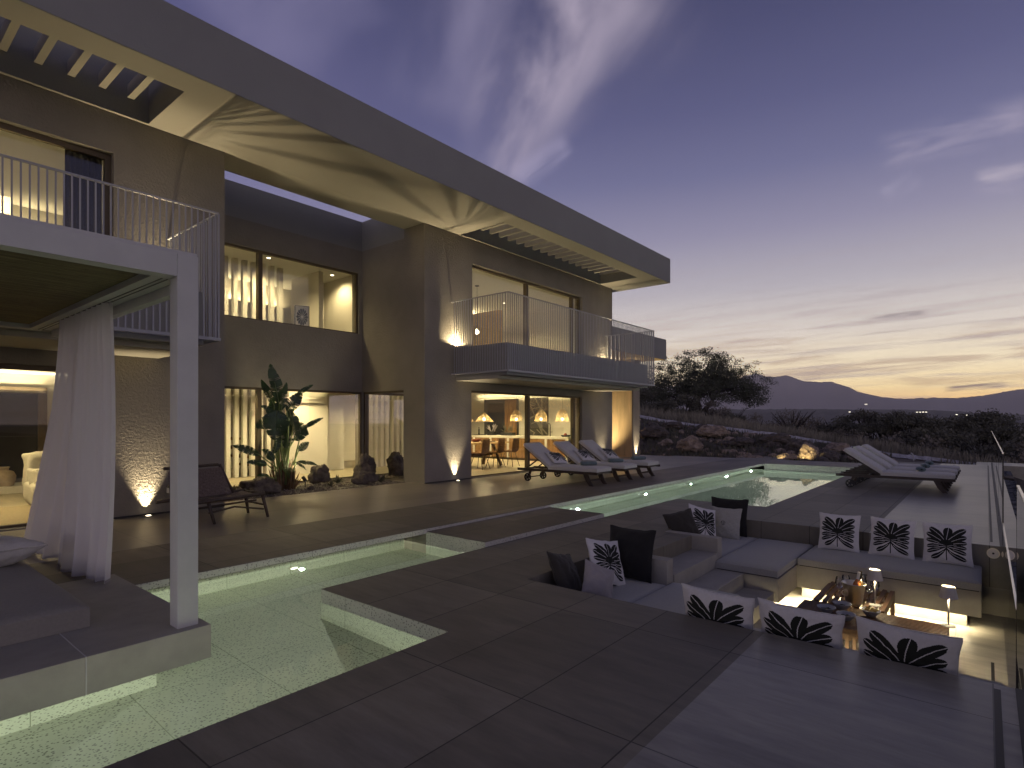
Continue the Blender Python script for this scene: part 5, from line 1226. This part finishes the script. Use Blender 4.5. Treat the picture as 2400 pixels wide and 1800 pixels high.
# low kerb wall climbing the slope
kw = [(30, 16.5), (30, 14), (30, 11.5), (30, 8.7), (30, 6.8), (30, 5.1), (30, 3.4), (30.2, 1.8), (31, -.5), (31.5, -4)]
b = MB(); rr = random.Random(2); seg = []
for (x0, y0), (x1, y1) in zip(kw[:-1], kw[1:]):
    for k in range(6): t_ = k / 6; x, y = x0 + (x1 - x0) * t_, y0 + (y1 - y0) * t_; seg.append((x, y, max(.137 * y - .42, hz(x, y) + .16)))
for p, q in zip(seg[:-1], seg[1:]): b.bar((p[0], p[1], p[2] - .05 + rr.uniform(-.015, .015)), (q[0], q[1], q[2] - .05), .2, .16 + rr.uniform(-.03, .03))
tag(b.build('kerb_wall', 'kerb_stone'), 'thin pale stone kerb running down the grassy slope', 'low wall')
# rock garden boulders
RG = 'boulders of the rock garden behind the pool'
for i, (x, y, sx, sz, m_, lab) in enumerate(((24.2, 9.9, .62, .85, 'rock', 'large pitted brown boulder in the rock garden'), (27.5, 10.2, .9, .75, 'rock', 'pale grey boulder behind the brown pitted one'), (26.2, 12.6, .8, .7, 'rock_dark', 'dark boulder near the house pillar'), (22.9, 7.0, .8, .33, 'rock', 'flat reddish boulder behind the deck edge'),
    (23.3, 5.75, .5, .42, 'rock', 'lit boulder glowing yellow beside the flat one'), (23.6, 5.1, .42, .85, 'rock', 'pointed boulder lit brightly from below'), (24.0, 4.55, .5, .55, 'rock_dark', 'dark boulder right of the pointed lit one'), (25.6, 5.9, .6, .7, 'rock_dark', 'dark rounded boulder up the slope'), (24.6, 3.6, .6, .5, 'rock', 'rough grey boulder above the lawn strip'), (25.0, 2.9, .55, .35, 'rock', 'low grey boulder at the end of the lawn strip'),
    (23.2, 12.1, .34, .5, 'rock', 'small boulder lit yellow beside the pillar foot'), (25.2, 13.6, .4, .6, 'rock', 'boulder lit orange beside the pillar, upper one'), (28.4, 12.6, .7, .5, 'rock_dark', 'dark flat boulder below the kerb'), (25.8, 8.3, .7, .5, 'rock_dark', 'dark boulder right of the pitted brown one'), (27.2, 7.2, .9, .6, 'rock_dark', 'broad dark boulder below the kerb line'), (26.8, 4.7, .7, .55, 'rock', 'grey boulder high on the slope above the lit point'))):
    rock('boulder', x, y, hz(x, y) - .05, sx, sx * .8, sz * .72, i * 3.7 + 1, lab, m_, RG, 34)
def garden_light(x, y, aim, power, label, col=(1, .78, .36)):
    z = hz(x, y); t = thing('garden_spotlight', label, 'garden light', (x, y, z), 0, 'spotlights in the rock garden')
    b = MB(); b.tube([(x, y, z), (x, y, z + .14)], .012, 6); b.tube([(x - .02, y, z + .12), (x + .04, y, z + .17)], .03, 10); b.build('body', 'frame_dark', t)
    d = (Vector(aim) - Vector((x, y, z + .2))).normalized(); light('SPOT', 'bulb', Vector((x, y, z + .2)), power, col, t, d.to_track_quat('-Z', 'Y').to_euler(), spot_size=R(80), spot_blend=.6, shadow_soft_size=.03)
garden_light(22.75, 5.1, (23.6, 5.15, .45), 40, 'spotlight in front of the pointed boulder'); garden_light(22.6, 5.95, (23.4, 5.8, .2), 22, 'spotlight in front of the yellow lit boulder')
garden_light(22.55, 12.0, (23.2, 12.15, .25), 22, 'spotlight by the small boulder at the pillar foot'); garden_light(24.4, 13.4, (25.2, 13.6, .6), 45, 'spotlight below the orange lit boulder', (1, .62, .2))
rub = MB(); rr = random.Random(31)
for k in range(520):
    x, y = 22.2 + 7.4 * rr.random(), 3.2 + 14 * rr.random(); q = rr.uniform(.05, .2) * (1.6 if rr.random() < .12 else 1)
    z = hz(x, y) + q * .2; sd = rr.uniform(0, 99)
    o_ = len(rub.v)
    for j in range(5):
        for i in range(7):
            th = math.pi * (j / 4 - .5); ph = 2 * math.pi * i / 7; d = Vector((math.cos(th) * math.cos(ph), math.cos(th) * math.sin(ph), math.sin(th) * .7)); kk = q * (1 + .5 * noise.noise(d * 1.7 + Vector((sd, 0, 0))))
            rub.v.append((x + d.x * kk, y + d.y * kk, z + d.z * kk))
    for j in range(4):
        for i in range(7): rub.f.append((o_ + j * 7 + i, o_ + j * 7 + (i + 1) % 7, o_ + (j + 1) * 7 + (i + 1) % 7, o_ + (j + 1) * 7 + i)); rub.mi.append(k % 2); rub.sm.append(False)
tag(rub.build('rubble', ['rock', 'rock_dark']), kind='stuff')
# lawn strip, garden tufts, hillside grass
def tufts(name, m_, n, fx, h, seed, wdt=.012):
    b = MB(); rr = random.Random(seed)
    for k in range(n):
        x, y = fx(rr)
        if x is None: continue
        z = hz(x, y) - .02; a = rr.uniform(0, 3.14); hh = h * rr.uniform(.4, 1.2); l = Vector((rr.uniform(-.35, .35) * hh, rr.uniform(-.35, .35) * hh, hh)); w_ = Vector((math.cos(a), math.sin(a), 0)) * wdt * (1 + x / 40)
        p = Vector((x, y, z)); b.add([p - w_, p + w_, p + l * .6 + w_ * .6, p + l, p + l * .6 - w_ * .6], [(0, 1, 2, 3, 4)])
    return tag(b.build(name, m_), kind='stuff')
tufts('lawn', 'lawn', 5200, lambda r: (21.95 + r.random() * 1.1, 3.0 + r.random() * 3.5), .13, 1, .02)
tufts('ground_cover', 'dark_plant', 5200, lambda r: (21.9 + r.random() * 7.6, 3.1 + 13.5 * r.random()), .26, 2, .02)
tufts('grass', 'dry_grass', 26000, lambda r: (30.2 + 20 * r.random() ** 1.3, -14 + 40 * r.random()), .62, 3, .016)
b = MB(); b.box(-10, 60, -30, -.75, -1.22, -1.17); 
b = MB(); b.grid(lambda u, v: (5 + 40 * u, -.7 - 8 * v, -1.08 + .03 * noise.noise(Vector((u * 40, v * 8, 0)))), 60, 12); tag(b.build('lawn', 'lawn'), kind='structure')

# ------------------------------------------------------------------ trees and shrubs
def leaf_cloud(b, rr, c, rx, rz, n, s, flat=.7):
    for k in range(n):
        while True:
            p = Vector((rr.uniform(-1, 1), rr.uniform(-1, 1), rr.uniform(-1, 1)))
            if p.length < 1: break
        p = p * (.45 + .55 * rr.random()) if p.length > .2 else p
        q = Vector((c[0] + p.x * rx, c[1] + p.y * rx, c[2] + p.z * rz)); a = Vector((rr.uniform(-1, 1), rr.uniform(-1, 1), rr.uniform(-1, 1))).normalized(); t_ = a.orthogonal().normalized(); u_ = a.cross(t_); w_ = s * rr.uniform(.6, 1.3)
        b.add([q - t_ * w_, q + u_ * w_ * .5, q + t_ * w_, q - u_ * w_ * .5], [(0, 1, 2, 3)])
def oak(x, y, z, H, Rr, label):
    t = thing('oak_tree', label, 'tree', (x, y, z)); rr = random.Random(21); b = MB(); tips = []
    def branch(p, d, L, r_, lev):
        n = 5; pts = [p]; q = p.copy(); dd = d.copy()
        for k in range(n):
            dd = (dd + Vector((rr.uniform(-1, 1), rr.uniform(-1, 1), rr.uniform(-.5, .7))) * .22).normalized(); q = q + dd * L / n; pts.append(q.copy())
        b.tube(pts, [r_ * (1 - .55 * k / n) for k in range(n + 1)], 7 if lev < 2 else 5, False)
        if lev >= 4: tips.append((q, L)); return
        if lev >= 2: tips.append((pts[3], L * .7))
        for k in range(4 if lev < 3 else 3):
            a = rr.uniform(0, 6.28); sp = rr.uniform(.55, 1.1); o_ = dd.orthogonal().normalized(); o_ = Matrix.Rotation(a, 3, dd) @ o_
            nd = (dd * math.cos(sp) + o_ * math.sin(sp)); nd.z = nd.z * .75 + .08; nd.x *= 1.2; nd.y *= 1.2
            branch(pts[rr.choice((3, 4, 5))], nd.normalized(), L * rr.uniform(.62, .82), r_ * .48, lev + 1)
    for k in range(4):
        a = k * 1.6 + .4; branch(Vector((x + .3 * math.cos(a), y + .3 * math.sin(a), z)), Vector((math.cos(a) * .75, math.sin(a) * .75, .75)).normalized(), H * .36, .20, 0)
    b.build('trunk', 'bark', t)
    b = MB()
    for q, L in tips: leaf_cloud(b, rr, q, .55, .36, 22, .07)
    for k in range(520):
        a = rr.uniform(0, 6.28); e = math.asin(rr.uniform(-.45, 1)); k_ = rr.uniform(.62, 1.0) * (1 + .13 * noise.noise(Vector((math.cos(a) * 2, math.sin(a) * 2, e * 2))))
        q = Vector((x + 5.1 * k_ * math.cos(e) * math.cos(a), y + 5.1 * k_ * math.cos(e) * math.sin(a), z + 1.55 + 3.0 * k_ * math.sin(e)))
        leaf_cloud(b, rr, q, .50, .30, 46, .055)
    b.build('crown', 'oak_leaf', t)
    return t, tips
ot, tips = oak(42.7, 16.8, 2.2, 5.2, 6, 'broad old oak silhouetted on the hill right of the house')
def shrub_mesh(seed, n, s, m_, spiky=False, rx=1.0, rz=.75):
    b = MB(); rr = random.Random(seed)
    for k in range(9):
        a = rr.uniform(0, 6.28); q = rr.uniform(.0, .75); c = (q * math.cos(a) * rx, q * math.sin(a) * rx, rr.uniform(.35, 1.0) * rz * (1.25 - q * .6)); leaf_cloud(b, rr, c, .42 * rx, .36 * rz, n // 9, s)
    f = b.mesh('shrub_foliage', m_)
    b = MB()
    for k in range(9 if not spiky else 26):
        a = rr.uniform(0, 6.28); d = Vector((math.cos(a) * rr.uniform(.2, .8) * rx, math.sin(a) * rr.uniform(.2, .8) * rx, rr.uniform(.6, 1.25) * rz)); b.tube([(0, 0, -.25), d * .5 + Vector((0, 0, .08)), d], [.035, .02, .006], 4, False)
    return f, b.mesh('shrub_stems', 'bark')
SH = [shrub_mesh(s_, 2600, .042, 'shrub_leaf', False) for s_ in (1, 2, 3)] + [shrub_mesh(5, 700, .035, 'shrub_leaf_pale', True), shrub_mesh(6, 2200, .04, 'shrub_leaf_pale', False)]
rr = random.Random(17); k = 0
def put_shrub(kind, x, y, z, s_, lab, grp):
    t = thing('shrub', lab, 'shrub', (x, y, z), rr.uniform(0, 6.28), grp); t.scale = (s_, s_, s_ * rr.uniform(.8, 1.1))
    for nm, me in (('foliage', SH[kind][0]), ('stem', SH[kind][1])): o = bpy.data.objects.new(nm, me); C.objects.link(o); o.parent = t
SG = 'dark shrubs beyond the garden'
for azd, top, D_, kind, s_ in ((13.6, 1.45, 44, 3, 2.1), (12.4, 1.2, 45, 3, 2.0), (14.6, .4, 42, 0, 1.4), (11.3, .3, 44, 1, 1.6), (10.3, .9, 46, 0, 1.9), (9.2, .75, 44, 2, 1.7), (8.2, 1.5, 45, 1, 1.8), (7.4, .7, 43, 0, 1.6), (6.5, .75, 45, 2, 1.8), (5.7, 1.0, 42, 1, 1.5), (4.85, 1.9, 42, 0, 1.9), (4.1, 1.1, 44, 2, 1.9),
                             (3.3, .8, 43, 1, 1.8), (2.7, .9, 42, 0, 1.8), (2.0, .7, 42, 2, 2.0), (1.2, .75, 42, 1, 1.9), (.4, .3, 41, 0, 1.6), (-.3, 1.2, 42, 2, 1.9), (-1.1, .35, 41, 1, 1.7), (-2, .5, 42, 0, 2.1), (-3.2, .3, 41, 2, 2.0), (16.5, .5, 40, 4, 1.4), (18.5, 1.5, 41, 0, 1.5), (20.5, 2.2, 41, 4, 1.5), (22.8, 2.7, 40, 1, 1.5), (25, 3.0, 40, 0, 1.6), (27, 3.5, 41, 2, 1.8), (29, 3.3, 41, 1, 2.0),
                             (6.0, -.9, 37, 4, 2.0), (8.5, -.8, 38, 4, 1.8), (3.5, -.8, 36, 4, 2.2), (1.2, -1.0, 35, 0, 2.2), (-.8, -.9, 34, 1, 2.2), (-2.6, -1.2, 33, 4, 2.1), (4.9, -.1, 39, 1, 2.0), (7.3, -.2, 40, 0, 2.0), (9.9, -.3, 40, 4, 1.8), (2.3, -.3, 38, 2, 2.2), (.1, -.4, 37, 0, 2.2), (-1.8, -.5, 36, 2, 2.2), (12.2, -.3, 40, 4, 1.6), (11.0, -.9, 37, 4, 1.5), (-4.2, -.2, 36, 0, 2.3), (-5.8, 0, 37, 1, 2.4), (14.0, -.2, 40, 0, 1.3)):
    x, y = D_ * math.cos(R(azd)), D_ * math.sin(R(azd)); zt = 1.5 + math.tan(R(top)) * D_; k += 1
    words = {0: 'dense dark round shrub', 1: 'dark shrub with an uneven top', 2: 'bushy dark shrub', 3: 'bare twiggy shrub against the mountain', 4: 'pale scrubby bush'}[kind]
    where = 'on the hill left of the loungers' if azd > 15 else ('beyond the pool end' if azd > 9 else ('behind the right loungers' if azd > 3 else 'beyond the glass balustrade at the right'))
    put_shrub(kind, x, y, zt - s_ * 1.15, s_, words + ' ' + where, SG + ' - ' + words + ' ' + where)
t = thing('garden_hook', 'thin white curved pole standing beyond the deck corner', 'pole', (27, 2.3, 0))
b = MB(); b.tube([(28, 2.25, -.3), (28, 2.25, .05), (28, 2.28, .16), (28, 2.34, .20)], .022, 8); b.build('pole', 'white_metal', t)

# ------------------------------------------------------------------ haze
m = bpy.data.materials.new('haze_air'); m.use_nodes = True; T = NT(m.node_tree); T.n.clear()
pv = T.node('ShaderNodeVolumePrincipled', {'Color': (1, .95, .94, 1), 'Density': HAZE, 'Anisotropy': .2})
T.l.new(pv.outputs[0], T.node('ShaderNodeOutputMaterial').inputs[1]); M['haze_air'] = m; m.cycles.homogeneous_volume = True
b = MB(); b.box(-900, 8600, -7600, 8600, -900, 640)
tag(b.build('haze', 'haze_air'), kind='stuff')
